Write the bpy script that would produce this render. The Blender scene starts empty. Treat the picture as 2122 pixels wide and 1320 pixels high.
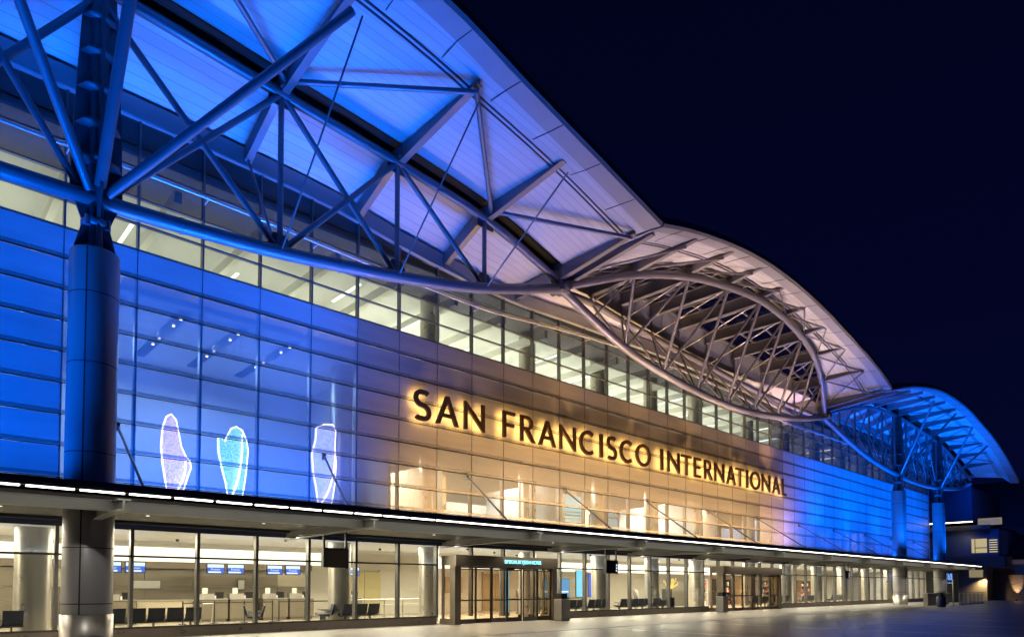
import bpy, bmesh, math, random
from mathutils import Vector, Matrix
random.seed(7)
S = bpy.context.scene
COL = S.collection
R = math.radians

# ------------------------------------------------------------------ camera
TH, PITCH = 0.8159, 0.0365
cam = bpy.data.objects.new("camera", bpy.data.cameras.new("camera"))
COL.objects.link(cam); S.camera = cam
cam.data.lens = 23.54; cam.data.sensor_width = 36.0
cam.data.shift_y = 0.2382
cam.data.clip_start = 0.1; cam.data.clip_end = 2000
fw = Vector((math.cos(TH)*math.cos(PITCH), math.sin(TH)*math.cos(PITCH), math.sin(PITCH)))
rt = Vector((math.sin(TH), -math.cos(TH), 0)); up = rt.cross(fw)
m = Matrix((rt, up, -fw)).transposed().to_4x4(); m.translation = (0, 0, 1.6)
cam.matrix_world = m

# ------------------------------------------------------------------ world (night sky)
W = bpy.data.worlds.new("World"); S.world = W; W.use_nodes = True
wn = W.node_tree.nodes; wl = W.node_tree.links
bg = wn["Background"]
tc = wn.new("ShaderNodeTexCoord"); sx = wn.new("ShaderNodeSeparateXYZ"); cr = wn.new("ShaderNodeValToRGB")
wl.new(tc.outputs["Generated"], sx.inputs[0]); wl.new(sx.outputs["Z"], cr.inputs[0])
cr.color_ramp.elements[0].position = 0.0; cr.color_ramp.elements[0].color = (0.0012, 0.0022, 0.022, 1)
cr.color_ramp.elements[1].position = 0.75; cr.color_ramp.elements[1].color = (0.0005, 0.0011, 0.0105, 1)
wl.new(cr.outputs[0], bg.inputs[0]); bg.inputs[1].default_value = 1.0

S.view_settings.view_transform = 'Standard'; S.view_settings.look = 'None'
S.view_settings.exposure = 0.0; S.view_settings.gamma = 1.0
S.render.engine = 'CYCLES'
cy = S.cycles
cy.use_denoising = True; cy.max_bounces = 8; cy.diffuse_bounces = 3; cy.glossy_bounces = 3
cy.transparent_max_bounces = 16; cy.sample_clamp_indirect = 4.0; cy.caustics_reflective = False; cy.caustics_refractive = False

def aim(o, d):
    o.rotation_euler = Vector(d).to_track_quat('-Z', 'Y').to_euler()
def area(name, loc, d, sx_, sy_, power, color, spread=180):
    l = bpy.data.lights.new(name, 'AREA'); l.shape = 'RECTANGLE'; l.size = sx_; l.size_y = sy_
    l.energy = power; l.color = color; l.spread = R(spread)
    o = bpy.data.objects.new(name, l); COL.objects.link(o); o.location = loc
    # size along X (world u)
    z = -Vector(d).normalized(); x = Vector((1, 0, 0)); y = z.cross(x).normalized()
    mm = Matrix((x, y, z)).transposed().to_4x4(); mm.translation = loc; o.matrix_world = mm
    return o
def spot(name, loc, d, power, color, ang=80, blend=0.6, r=0.15):
    l = bpy.data.lights.new(name, 'SPOT'); l.energy = power; l.color = color
    l.spot_size = R(ang); l.spot_blend = blend; l.shadow_soft_size = r
    o = bpy.data.objects.new(name, l); COL.objects.link(o); o.location = loc; aim(o, d)
    return o

BLUE = (0.0, 0.125, 1.0); BLUE2 = (0.0, 0.135, 1.0)
WARM = (1.0, 0.62, 0.27); LAV = (0.85, 0.62, 0.85); NEUT = (1.0, 0.84, 0.60); GRN = (1.0, 0.98, 0.80)
# floodlights standing on top of the entrance canopy (the fixtures are built with the canopy)
FLOODS = []
for u, v in ((-10, 20.2), (-6, 20.2), (-2.2, 20.0), (1.2, 19.9), (6.8, 21.5), (10.4, 21.5)):
    area("flood_blue_wall", (u, v, 4.35), (0 if u < 1 else .12 if u < 2 else 0, 0.62, 1.0), 2.6, 0.25, 225, BLUE, 150); FLOODS.append(u)
area("flood_blue_wall", (12.9, 21.4, 4.35), (-0.45, 0.55, 1.0), 1.4, 0.25, 70, BLUE, 110)
for u in (-9, -4.5, 0.2, 9.0, 13.0, 17.0):
    area("flood_blue_roof", (u, 18.2 if u < 5 else 18.8, 4.3), (0.0 if u < 12 else -.12, 0.0, 1.0), 2.0, 0.3, 540 if u < 12 else 400 if u < 15 else 190, BLUE2, 100)
for u in (55, 59, 63.5, 68, 72.5, 77, 81, 85):
    area("flood_blue_wall", (u, 20.8, 4.35), (0.1, 0.62, 1.0), 3.0, 0.25, 300, BLUE, 130)
for u in (57, 62, 67, 72, 77, 82, 86):
    area("flood_blue_roof", (u, 18.6, 4.3), (0.05, 0.08, 1.0), 2.0, 0.3, 640, BLUE2, 110)
for u in (18, 23, 28, 33, 38, 43, 48):
    area("flood_warm_wall", (u, 21.6, 4.3), (0, 0.75, 1.0), 4.2, 0.2, 380 if 20 < u < 46 else 250, WARM, 150)
for u in (22.5, 28, 34, 40, 46):
    area("flood_pale_roof", (u, 18.2, 4.3), (0.10 if u < 23 else -.1 if u > 45 else 0, 0.04, 1.0), 1.6, 0.3, 85 if u < 23 else 150, (0.92, 0.66, 0.88), 72)
for u in (5.5, 10.5):
    area("flood_inner_soffit", (u, 21.5, 4.3), (0.08, 0.02, 1.0), 1.6, 0.3, 170, (.03, .17, 1.0), 60)
for u in (57, 64, 71, 78):
    area("flood_inner_soffit", (u, 21.9, 4.3), (0.05, 0.03, 1.0), 1.6, 0.3, 200, BLUE2, 70)
for u in (65.6, 78.4):
    area("flood_blue_column", (u, 18.6, 4.3), (.55, .28, 1.0), .8, .3, 170, BLUE, 90)
area("kerb_light", (70, 17.9, 3.3), (0, -.15, -1), 9, .3, 90, (1, .86, .66), 150)
for u in (30, 37, 44):
    area("flood_warm_skylight", (u, 19.8, 4.3), (0, 0, 1.0), 1.6, .3, 150, (1, .68, .45), 50)
area("flood_violet_wall", (51.2, 21.6, 4.3), (0, 0.75, 1.0), 1.6, .2, 120, (.75, .45, 1.0), 130)
area("flood_blue_column", (0.9, 18.7, 4.3), (.55, .22, 1.0), .8, .3, 150, BLUE, 90)
for u in (25, 31, 37, 43, 48):
    spot("flood_warm_soffit", (u, 21.9, 4.4), (.12, .03, 1), 3600, (1, .56, .25), 34, .9, .15)
spot("flood_warm_soffit", (45.5, 21.4, 4.4), (.36, .11, 1), 9000, (1, .50, .18), 26, .9, .15)

# ------------------------------------------------------------------ materials
MATS = {}
def mat(name, base=(0.5, 0.5, 0.5), rough=0.5, metal=0.0, noise=0.0, nscale=3.0, emis=None, estr=0.0, bump=0.0, spec=0.5, stretch=None):
    if name in MATS: return MATS[name]
    M_ = bpy.data.materials.new(name); M_.use_nodes = True; N = M_.node_tree.nodes; L = M_.node_tree.links
    b = N["Principled BSDF"]; b.inputs["Base Color"].default_value = (*base, 1)
    b.inputs["Roughness"].default_value = rough; b.inputs["Metallic"].default_value = metal
    b.inputs["Specular IOR Level"].default_value = spec
    if noise or bump:
        t = N.new("ShaderNodeTexCoord"); n = N.new("ShaderNodeTexNoise"); n.inputs["Scale"].default_value = nscale
        n.inputs["Detail"].default_value = 6
        mp = N.new("ShaderNodeMapping")
        if stretch: mp.inputs["Scale"].default_value = stretch
        L.new(t.outputs["Object"], mp.inputs[0]); L.new(mp.outputs[0], n.inputs["Vector"])
        if noise:
            mx = N.new("ShaderNodeMix"); mx.data_type = 'RGBA'
            mx.inputs["A"].default_value = (*[c*(1-noise) for c in base], 1)
            mx.inputs["B"].default_value = (*[min(1, c*(1+noise)) for c in base], 1)
            L.new(n.outputs["Fac"], mx.inputs["Factor"]); L.new(mx.outputs["Result"], b.inputs["Base Color"])
            mr = N.new("ShaderNodeMapRange"); mr.inputs[3].default_value = max(0.03, rough-0.12); mr.inputs[4].default_value = min(1, rough+0.15)
            L.new(n.outputs["Fac"], mr.inputs[0]); L.new(mr.outputs[0], b.inputs["Roughness"])
        if bump:
            bp = N.new("ShaderNodeBump"); bp.inputs["Strength"].default_value = bump; bp.inputs["Distance"].default_value = 0.02
            L.new(n.outputs["Fac"], bp.inputs["Height"]); L.new(bp.outputs[0], b.inputs["Normal"])
    if emis:
        b.inputs["Emission Color"].default_value = (*emis, 1); b.inputs["Emission Strength"].default_value = estr
    MATS[name] = M_; return M_
def glow(name, c, s): return mat(name, (0.02, 0.02, 0.02), 0.5, emis=c, estr=s)

def glass_mat(name, tint=(0.92, 0.96, 0.95), refl=1.0, rough=0.02):
    if name in MATS: return MATS[name]
    M_ = bpy.data.materials.new(name); M_.use_nodes = True; N = M_.node_tree.nodes; L = M_.node_tree.links
    N.remove(N["Principled BSDF"]); out = N["Material Output"]
    tr = N.new("ShaderNodeBsdfTransparent"); tr.inputs[0].default_value = (*tint, 1)
    gl = N.new("ShaderNodeBsdfGlossy"); gl.inputs["Roughness"].default_value = rough; gl.inputs["Color"].default_value = (refl, refl, refl, 1)
    lw = N.new("ShaderNodeLayerWeight"); pw = N.new("ShaderNodeMath"); pw.operation = 'POWER'; pw.inputs[1].default_value = 5
    L.new(lw.outputs["Facing"], pw.inputs[0]); fr = N.new("ShaderNodeMath"); fr.operation = 'MULTIPLY_ADD'; fr.inputs[1].default_value = 0.8; fr.inputs[2].default_value = 0.03
    lw.inputs[0].default_value = 0.5; L.new(pw.outputs[0], fr.inputs[0])
    mx = N.new("ShaderNodeMixShader"); L.new(fr.outputs[0], mx.inputs[0]); L.new(tr.outputs[0], mx.inputs[1]); L.new(gl.outputs[0], mx.inputs[2])
    L.new(mx.outputs[0], out.inputs[0]); MATS[name] = M_; return M_

def frit_mat(T, tone):
    """glass panel printed with a white ceramic frit: T = share of clear glass between the dots"""
    name = "frit_glass_%03d_%s" % (round(T*100), tone)
    if name in MATS: return MATS[name]
    M_ = bpy.data.materials.new(name); M_.use_nodes = True; N = M_.node_tree.nodes; L = M_.node_tree.links
    b = N["Principled BSDF"]; out = N["Material Output"]
    base = {'w': (0.50, 0.52, 0.56), 'g': (0.40, 0.36, 0.33), 'd': (0.10, 0.12, 0.12)}[tone]
    t = N.new("ShaderNodeTexCoord"); mp = N.new("ShaderNodeMapping"); mp.inputs["Scale"].default_value = (0.35, 1, 3.0)
    n = N.new("ShaderNodeTexNoise"); n.inputs["Scale"].default_value = 1.3; n.inputs["Detail"].default_value = 5
    L.new(t.outputs["Object"], mp.inputs[0]); L.new(mp.outputs[0], n.inputs[0])
    mx = N.new("ShaderNodeMix"); mx.data_type = 'RGBA'
    mx.inputs["A"].default_value = (*[c*0.78 for c in base], 1); mx.inputs["B"].default_value = (*[c*1.18 for c in base], 1)
    L.new(n.outputs["Fac"], mx.inputs["Factor"]); L.new(mx.outputs["Result"], b.inputs["Base Color"])
    b.inputs["Roughness"].default_value = 0.32; b.inputs["Specular IOR Level"].default_value = 0.4
    if T > 0:
        tr = N.new("ShaderNodeBsdfTransparent"); tr.inputs[0].default_value = (0.95, 0.97, 0.97, 1)
        ms = N.new("ShaderNodeMixShader"); ms.inputs[0].default_value = math.sqrt(T)
        L.new(b.outputs[0], ms.inputs[1]); L.new(tr.outputs[0], ms.inputs[2]); L.new(ms.outputs[0], out.inputs[0])
    MATS[name] = M_; return M_

def soffit_mat():
    """white metal ceiling boards running along the facade; joints are real gaps in the colour"""
    M_ = bpy.data.materials.new("roof_soffit_boards"); M_.use_nodes = True; N = M_.node_tree.nodes; L = M_.node_tree.links
    b = N["Principled BSDF"]; g = N.new("ShaderNodeNewGeometry"); s = N.new("ShaderNodeSeparateXYZ"); L.new(g.outputs["Position"], s.inputs[0])
    def mth(op, a, bb=None):
        q = N.new("ShaderNodeMath"); q.operation = op
        for i, x in enumerate((a, bb)):
            if x is None: continue
            if isinstance(x, (int, float)): q.inputs[i].default_value = x
            else: L.new(x, q.inputs[i])
        return q.outputs[0]
    fy = mth('FRACT', mth('MULTIPLY', s.outputs["Y"], 1/0.33))
    ly = mth('LESS_THAN', fy, 0.07)
    cell = mth('FLOOR', mth('MULTIPLY', s.outputs["Y"], 1/0.33))
    wn_ = N.new("ShaderNodeTexWhiteNoise"); wn_.noise_dimensions = '2D'
    cx_ = N.new("ShaderNodeCombineXYZ"); L.new(cell, cx_.inputs[1])
    L.new(mth('FLOOR', mth('ADD', mth('MULTIPLY', s.outputs["X"], 0.22), mth('MULTIPLY', cell, 0.37))), cx_.inputs[0]); L.new(cx_.outputs[0], wn_.inputs["Vector"])
    fx = mth('FRACT', mth('ADD', mth('MULTIPLY', s.outputs["X"], 0.22), mth('MULTIPLY', cell, 0.37)))
    lx = mth('LESS_THAN', fx, 0.0)
    line = mth('MAXIMUM', ly, lx)
    n = N.new("ShaderNodeTexNoise"); n.inputs["Scale"].default_value = 0.7; n.inputs["Detail"].default_value = 6
    mpp = N.new("ShaderNodeMapping"); mpp.inputs["Scale"].default_value = (0.3, 2.0, 1); L.new(g.outputs["Position"], mpp.inputs[0]); L.new(mpp.outputs[0], n.inputs[0])
    v = mth('ADD', mth('MULTIPLY', wn_.outputs[0], 0.05), mth('MULTIPLY', n.outputs["Fac"], 0.16))
    v = mth('ADD', v, 0.42)
    v = mth('MULTIPLY', v, mth('SUBTRACT', 1.0, mth('MULTIPLY', line, 0.38)))
    c3 = N.new("ShaderNodeCombineColor"); 
    for i in range(3): L.new(v, c3.inputs[i])
    L.new(c3.outputs[0], b.inputs["Base Color"]); b.inputs["Roughness"].default_value = 0.45
    bp = N.new("ShaderNodeBump"); bp.inputs["Strength"].default_value = 0.5; bp.inputs["Distance"].default_value = 0.01; bp.invert = True
    L.new(line, bp.inputs["Height"]); L.new(bp.outputs[0], b.inputs["Normal"])
    return M_

M = dict(
    steel=mat("painted_truss_steel", (0.22, 0.21, 0.235), 0.34, 0.4, noise=0.10, nscale=1.5),
    darksteel=mat("dark_painted_steel", (0.10, 0.095, 0.11), 0.42, 0.2, noise=0.15, nscale=2),
    soffit=soffit_mat(),
    rooftop=mat("roof_membrane", (0.10, 0.10, 0.11), 0.8),
    fascia=mat("eave_fascia", (0.34, 0.34, 0.36), 0.4, 0.2, noise=0.08),
    mull=mat("aluminium_mullion", (0.18, 0.175, 0.17), 0.35, 0.6, noise=0.1),
    mulldark=mat("dark_bronze_frame", (0.09, 0.075, 0.06), 0.35, 0.5, noise=0.15),
    clad=mat("column_cladding", (0.38, 0.37, 0.38), 0.38, 0.25, noise=0.06, nscale=1.2),
    joint=mat("dark_joint", (0.02, 0.02, 0.02), 0.7),
    inox=mat("brushed_stainless", (0.50, 0.47, 0.44), 0.38, 0.9, noise=0.20, nscale=4, stretch=(4, 4, 0.15)),
    canopy=mat("canopy_soffit_paint", (0.075, 0.073, 0.075), 0.5, 0.2, noise=0.1),
    beam=mat("canopy_beam_paint", (0.48, 0.485, 0.46), 0.42, 0.15, noise=0.08),
    glass=glass_mat("clear_glass"),
    topglass=glass_mat("clerestory_glass", (0.88, 0.92, 0.86), 1.0),
    vestglass=glass_mat("bronze_tint_glass", (0.85, 0.80, 0.72), 1.0),
    strip=glow("strip_light_lens", (1.0, 0.93, 0.78), 7.0),
    wallw=mat("interior_white_wall", (0.62, 0.58, 0.50), 0.6, noise=0.05, nscale=1),
    ceil=mat("interior_ceiling", (0.62, 0.62, 0.64), 0.7, noise=0.03),
    floor=mat("interior_stone_floor", (0.42, 0.38, 0.31), 0.25, noise=0.12, nscale=4),
    wallglow=glow("cove_lit_wall_glow", (1.0, 0.86, 0.62), 2.4),
    paneld=mat("brown_wall_panel", (0.24, 0.20, 0.155), 0.4, 0.3, noise=0.12, nscale=1.5, stretch=(0.4, 1, 3)),
    base=mat("stone_plinth", (0.20, 0.17, 0.145), 0.3, 0.3, noise=0.25, nscale=3),
    bronze=mat("bronze_letter", (0.085, 0.045, 0.022), 0.45, 0.3),
    halo=glow("letter_halo_led", (1.0, 0.58, 0.15), 11.0),
    seat=mat("navy_seat_leather", (0.028, 0.036, 0.07), 0.35, noise=0.2),
    white=mat("white_paint", (0.7, 0.69, 0.66), 0.5, noise=0.04),
    black=mat("black_plastic", (0.015, 0.015, 0.018), 0.3),
    screenblue=glow("screen_blue", (0.01, 0.12, 0.75), 1.1),
    screenwhite=glow("screen_white", (0.7, 0.82, 1.0), 1.4),
)

# ------------------------------------------------------------------ mesh helpers
class MB:
    def __init__(s): s.v = []; s.f = []; s.m = []; s.sm = []; s.mi = 0
    def add(s, vs, fs, smooth=False):
        o = len(s.v); s.v += [tuple(p) for p in vs]
        for f in fs: s.f.append(tuple(o+i for i in f)); s.m.append(s.mi); s.sm.append(smooth)
        return s
    def box(s, x0, y0, z0, x1, y1, z1):
        v = [(x0,y0,z0),(x1,y0,z0),(x1,y1,z0),(x0,y1,z0),(x0,y0,z1),(x1,y0,z1),(x1,y1,z1),(x0,y1,z1)]
        return s.add(v, [(0,3,2,1),(4,5,6,7),(0,1,5,4),(1,2,6,5),(2,3,7,6),(3,0,4,7)])
    def hexa(s, b, t):   # b,t: 4 points each (ccw from above)
        return s.add(list(b)+list(t), [(0,3,2,1),(4,5,6,7),(0,1,5,4),(1,2,6,5),(2,3,7,6),(3,0,4,7)])
    def tube(s, pts, r, n=10, r2=None, caps=True):
        pts = [Vector(p) for p in pts]; k = len(pts); rings = []
        prev = None
        for i, p in enumerate(pts):
            d = (pts[min(i+1, k-1)] - pts[max(i-1, 0)]).normalized()
            if prev is None:
                a = Vector((0, 0, 1)) if abs(d.z) < 0.95 else Vector((1, 0, 0))
                x = d.cross(a).normalized()
            else:
                x = (prev - d*prev.dot(d)).normalized()
            prev = x; y = d.cross(x)
            rr = r if r2 is None else r + (r2-r)*i/(k-1)
            rings.append([p + (x*math.cos(t) + y*math.sin(t))*rr for t in [2*math.pi*j/n for j in range(n)]])
        vs = [q for rg in rings for q in rg]
        fs = [(i*n+j, i*n+(j+1) % n, (i+1)*n+(j+1) % n, (i+1)*n+j) for i in range(k-1) for j in range(n)]
        s.add(vs, fs, True)
        if caps: s.add(rings[0], [tuple(range(n))[::-1]]); s.add(rings[-1], [tuple(range(n))])
        return s
    def bar(s, a, b, w, h, upv=(0, 0, 1)):
        a, b = Vector(a), Vector(b); d = (b-a).normalized(); x = d.cross(Vector(upv)).normalized()*w/2; y = x.cross(d).normalized()*h/2
        return s.hexa([a-x-y, a+x-y, b+x-y, b-x-y], [a-x+y, a+x+y, b+x+y, b-x+y])
    def lathe(s, c, prof, n=32, a0=0, a1=2*math.pi):
        full = abs(a1-a0-2*math.pi) < 1e-6; m_ = n if full else n+1
        vs = []
        for r, z in prof:
            for j in range(m_):
                t = a0+(a1-a0)*j/n; vs.append((c[0]+r*math.cos(t), c[1]+r*math.sin(t), c[2]+z))
        fs = []
        for i in range(len(prof)-1):
            for j in range(n):
                j2 = (j+1) % m_ if full else j+1
                fs.append((i*m_+j, i*m_+j2, (i+1)*m_+j2, (i+1)*m_+j))
        return s.add(vs, fs, True)
    def disc(s, c, r, n=24, flip=False):
        vs = [(c[0]+r*math.cos(2*math.pi*j/n), c[1]+r*math.sin(2*math.pi*j/n), c[2]) for j in range(n)]
        return s.add(vs, [tuple(range(n))[::-1] if flip else tuple(range(n))])
    def cyl(s, x, y, z0, z1, r, n=24):
        s.lathe((x, y, 0), [(r, z0), (r, z1)], n); s.disc((x, y, z1), r, n); s.disc((x, y, z0), r, n, True); return s
    def build(s, name, mats, parent=None):
        me = bpy.data.meshes.new(name); me.from_pydata(s.v, [], s.f)
        if not isinstance(mats, (list, tuple)): mats = [mats]
        for q in mats: me.materials.append(q)
        me.polygons.foreach_set("material_index", s.m); me.polygons.foreach_set("use_smooth", s.sm)
        me.update()
        o = bpy.data.objects.new(name, me); COL.objects.link(o)
        if parent is not None: o.parent = parent
        return o

def tag(o, label=None, cat=None, group=None, kind=None):
    if label: o['label'] = label
    if cat: o['category'] = cat
    if group: o['group'] = group
    if kind: o['kind'] = kind
    return o
def thing(name, loc, label, cat, group=None, rz=0):
    o = bpy.data.objects.new(name, None); COL.objects.link(o); o.location = loc; o.rotation_euler = (0, 0, rz)
    o.empty_display_size = 0.3
    return tag(o, label, cat, group)
def copy_tree(o, parent=None):
    c = o.copy(); COL.objects.link(c); c.parent = parent
    for ch in list(o.children): copy_tree(ch, c)
    return c
def ip(tab, x, k=1):
    """smooth interpolation in a table of (x, y...) rows"""
    if x <= tab[0][0]: return tab[0][k]
    if x >= tab[-1][0]: return tab[-1][k]
    for i in range(len(tab)-1):
        if tab[i][0] <= x <= tab[i+1][0]:
            x0, x1 = tab[i][0], tab[i+1][0]; y0, y1 = tab[i][k], tab[i+1][k]
            m0 = (tab[i+1][k]-tab[i-1][k])/(tab[i+1][0]-tab[i-1][0]) if i > 0 else (y1-y0)/(x1-x0)
            m1 = (tab[i+2][k]-tab[i][k])/(tab[i+2][0]-tab[i][0]) if i < len(tab)-2 else (y1-y0)/(x1-x0)
            h = x1-x0; t = (x-x0)/h
            return (2*t**3-3*t*t+1)*y0+(t**3-2*t*t+t)*h*m0+(-2*t**3+3*t*t)*y1+(t**3-t*t)*h*m1
def frange(a, b, n): return [a+(b-a)*i/n for i in range(n+1)]

# ------------------------------------------------------------------ key dimensions (metres)
D = 23.47          # facade plane
VC = 20.53         # truss and column plane
MS, MU0 = 1.978, 3.71   # mullion module
U0, U1 = MU0-7*MS, MU0+43*MS
ZH = 3.46          # head of the ground floor glass
ROW = [4.84-0.935+0.935*i for i in range(10)]  # 3.905 .. 12.32
ZS = 12.33
PIN1, PIN2 = 22.4, 51.85

BOT_L = [(-27,15.3),(-22.5,13.85),(-18.8,13.07),(-14.3,12.4),(-9.3,12.0),(-2.5,11.85),(4.4,12.01),(6.1,12.1),(9.4,12.39),(13.9,13.07),(17.65,13.85),(22.4,15.3)]
BOT_C = [(22.4,15.3),(26.6,13.87),(29.5,13.3),(33.75,12.87),(38.2,12.71),(43.4,13.09),(47.9,13.7),(51.85,14.5)]
BOT_R = [(51.85,14.5),(58,13.18),(62.5,12.5),(68.66,12.01),(75,11.85),(81.3,12.08),(89.4,12.85),(95,13.95)]
TOP_L = [(-27,15.5),(-23,16.73),(-18,17.3),(-12,17.8),(-2.5,18.0),(4,17.92),(9.1,17.56),(13.7,17.25),(18.2,16.73),(22.35,15.55)]
TOP_R = [(51.9,14.75),(56,15.9),(61.6,17.06),(68.2,17.51),(74.8,17.37),(80.9,17.03),(87.9,16.0),(95,14.3)]
FR_C = [(22.45,20.3,15.35),(25.7,18.81,16.41),(29.03,17.92,17.09),(32.36,17.6,17.51),(35.7,17.45,17.72),(39.0,17.62,17.68),(42.36,18.0,17.47),(45.7,18.6,17.07),(49.0,19.48,16.25),(51.75,20.4,14.75)]
RE_C = [(22.45,20.75,15.3),(25.7,21.5,15.9),(29,22.1,16.1),(32.4,22.5,16.2),(35.7,22.8,16.2),(39,22.85,16.1),(42.4,22.7,15.8),(45.7,22.3,15.4),(49,21.5,14.9),(51.75,20.8,14.5)]
SOF_L = [(-28,15.7),(-20,17.5),(-12,18.3),(-4,18.55),(4,18.45),(9.1,18.1),(13.7,17.78),(18.2,17.25),(22.4,16.15)]
SOF_C = [(22.4,16.15),(25.7,17.0),(29,17.65),(32.4,18.05),(35.7,18.22),(39,18.15),(42.4,17.95),(45.7,17.5),(49,16.75),(51.9,15.45)]
SOF_R = [(51.9,15.45),(56,16.55),(61.6,17.6),(68.2,18.05),(74.8,17.9),(80.9,17.5),(87.9,16.55),(95.5,14.8)]
EAVE_L = [(-28,14.2,15.2),(-20,14.2,17.0),(-12,14.2,18.0),(-4,14.2,18.45),(4,14.35,18.4),(11.1,14.6,18.05),(14.55,14.8,17.5),(18.6,15.0,16.83),(22.4,15.05,16.0)]
EAVE_C = [(22.4,15.05,16.0),(24.6,15.1,16.6),(27.5,15.2,17.2),(30,15.3,17.6),(32.8,15.4,17.86),(35.9,15.5,17.9),(39.2,15.6,17.75),(42.3,15.7,17.45),(45.8,15.8,17.0),(49.3,15.8,16.35),(51.9,15.8,15.55)]
EAVE_R = [(51.9,15.8,15.5),(54.2,15.8,16.1),(57.7,15.8,16.9),(64.3,15.8,17.85),(71.9,15.8,17.95),(77.2,15.8,17.4),(83.1,15.8,16.6),(89.7,15.9,15.3),(96,16.0,13.5)]
FAC = [(-28,15.6),(-14,17.0),(0,17.15),(9.5,17.08),(12.7,16.9),(16,16.45),(19,16.2),(22.4,16.05),(26,16.2),(37,16.4),(48,16.2),(52,16.0),(58,16.6),(64,17.1),(76,17.1),(84,16.6),(90,15.9),(96,14.6)]

# ==================================================================== THE TERMINAL BUILDING
B = thing("terminal_building", (37, D, 0), "long glass fronted airport terminal with wave shaped roof, blue lit at both ends", "airport terminal")
def part(mb, name, mats, parent=None, **k):
    o = mb.build(name, mats)
    o.parent = parent or B
    o.matrix_parent_inverse = (parent or B).matrix_world.inverted() if parent else Matrix.Translation((-37, -D, 0))
    if parent: o.matrix_parent_inverse = Matrix.Identity(4)
    if k: tag(o, **k)
    return o
# every mesh is written in world coordinates: keep parents of sub-parts at the origin frame of the part
def sub(mb, name, mats, p, **k):
    o = mb.build(name, mats); o.parent = p
    if k: tag(o, **k)
    return o

# ---------------- roof shells
def roof(name, sof, eave, u0, u1, n, inner_from=None, label=None):
    mb = MB(); us = frange(u0, u1, n); T = 0.42
    secs = []
    for u in us:
        ev, ez = ip(eave, u, 1), ip(eave, u, 2); sz = ip(sof, u); fz = ip(FAC, u)
        if inner_from is None:      # unbroken soffit from eave to facade with a dark slot over the chord
            lo = [(ev, ez), (ev+0.75, ez+0.10), (ev+1.5, (ez+0.12)*0.35+sz*0.65), (VC-0.35, sz), (VC+0.45, sz-0.02), (D+0.05, fz)]
        else:
            fv = ip(inner_from, u, 1)
            lo = [(ev, ez), (ev+0.6, ez+0.08), (max(ev+0.7, ev+(fv-ev)*0.5), sz*0.7+(ez+0.1)*0.3), (max(fv+0.15, ev+1.0), sz)]
        secs.append(lo)
    k = len(secs[0])
    def up_(p): return (p[0], p[1]+T)
    for j in range(k-1):
        if inner_from is None and j == 3: continue      # slot
        smooth_mat = 0
        vs = []; 
        for u, s_ in zip(us, secs): vs += [(u, *s_[j]), (u, *s_[j+1])]
        fs = [(2*i, 2*i+1, 2*i+3, 2*i+2) for i in range(len(us)-1)]
        mb.mi = 0 if j > 0 else 1
        mb.add(vs, fs, True)
    # slot: recessed dark trough
    if inner_from is None:
        mb.mi = 2; vs = []
        for u, s_ in zip(us, secs):
            a, b_ = s_[3], s_[4]
            vs += [(u, *a), (u, a[0], a[1]+0.34), (u, b_[0], b_[1]+0.34), (u, *b_)]
        for j in range(3):
            mb.add(vs, [(4*i+j, 4*i+j+1, 4*i+4+j+1, 4*i+4+j) for i in range(len(us)-1)])
    # top and edges
    mb.mi = 3; vs = []
    for u, s_ in zip(us, secs): vs += [(u, p_[0], p_[1]+T) for p_ in s_]
    mb.add(vs, [(k*i+j, k*(i+1)+j, k*(i+1)+j+1, k*i+j+1) for i in range(len(us)-1) for j in range(k-1)], True)
    mb.mi = 1; vs = []     # front fascia: bullnose of three facets
    for u, s_ in zip(us, secs):
        a = s_[0]; vs += [(u, a[0], a[1]), (u, a[0]-0.10, a[1]+0.10), (u, a[0]-0.10, a[1]+T-0.08), (u, a[0], a[1]+T)]
    for j in range(3): mb.add(vs, [(4*i+j, 4*i+4+j, 4*i+4+j+1, 4*i+j+1) for i in range(len(us)-1)])
    vs = []                # rear edge
    for u, s_ in zip(us, secs): vs += [(u, *s_[-1]), (u, s_[-1][0], s_[-1][1]+T)]
    mb.add(vs, [(2*i, 2*i+1, 2*i+3, 2*i+2) for i in range(len(us)-1)])
    for s_, u, fl in ((secs[0], us[0], 0), (secs[-1], us[-1], 1)):
        for j in range(k-1):
            a, b_ = s_[j], s_[j+1]
            mb.add([(u, *a), (u, *b_), (u, b_[0], b_[1]+T), (u, a[0], a[1]+T)], [(0, 1, 2, 3)])
    o = part(mb, name, [M['soffit'], M['fascia'], M['joint'], M['rooftop']])
    if label: o['label'] = label
    return o
rL = roof("roof", SOF_L, EAVE_L, -16, PIN1-0.06, 44, label="blue lit arched roof wing on the left")
rC = roof("roof", SOF_C, EAVE_C, PIN1+0.06, PIN2-0.06, 44, FR_C, label="pale lavender lit central roof arch with open skylight")
rR = roof("roof", SOF_R, EAVE_R, PIN2+0.06, 95.6, 44, label="blue lit arched roof wing at the far right")
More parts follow.
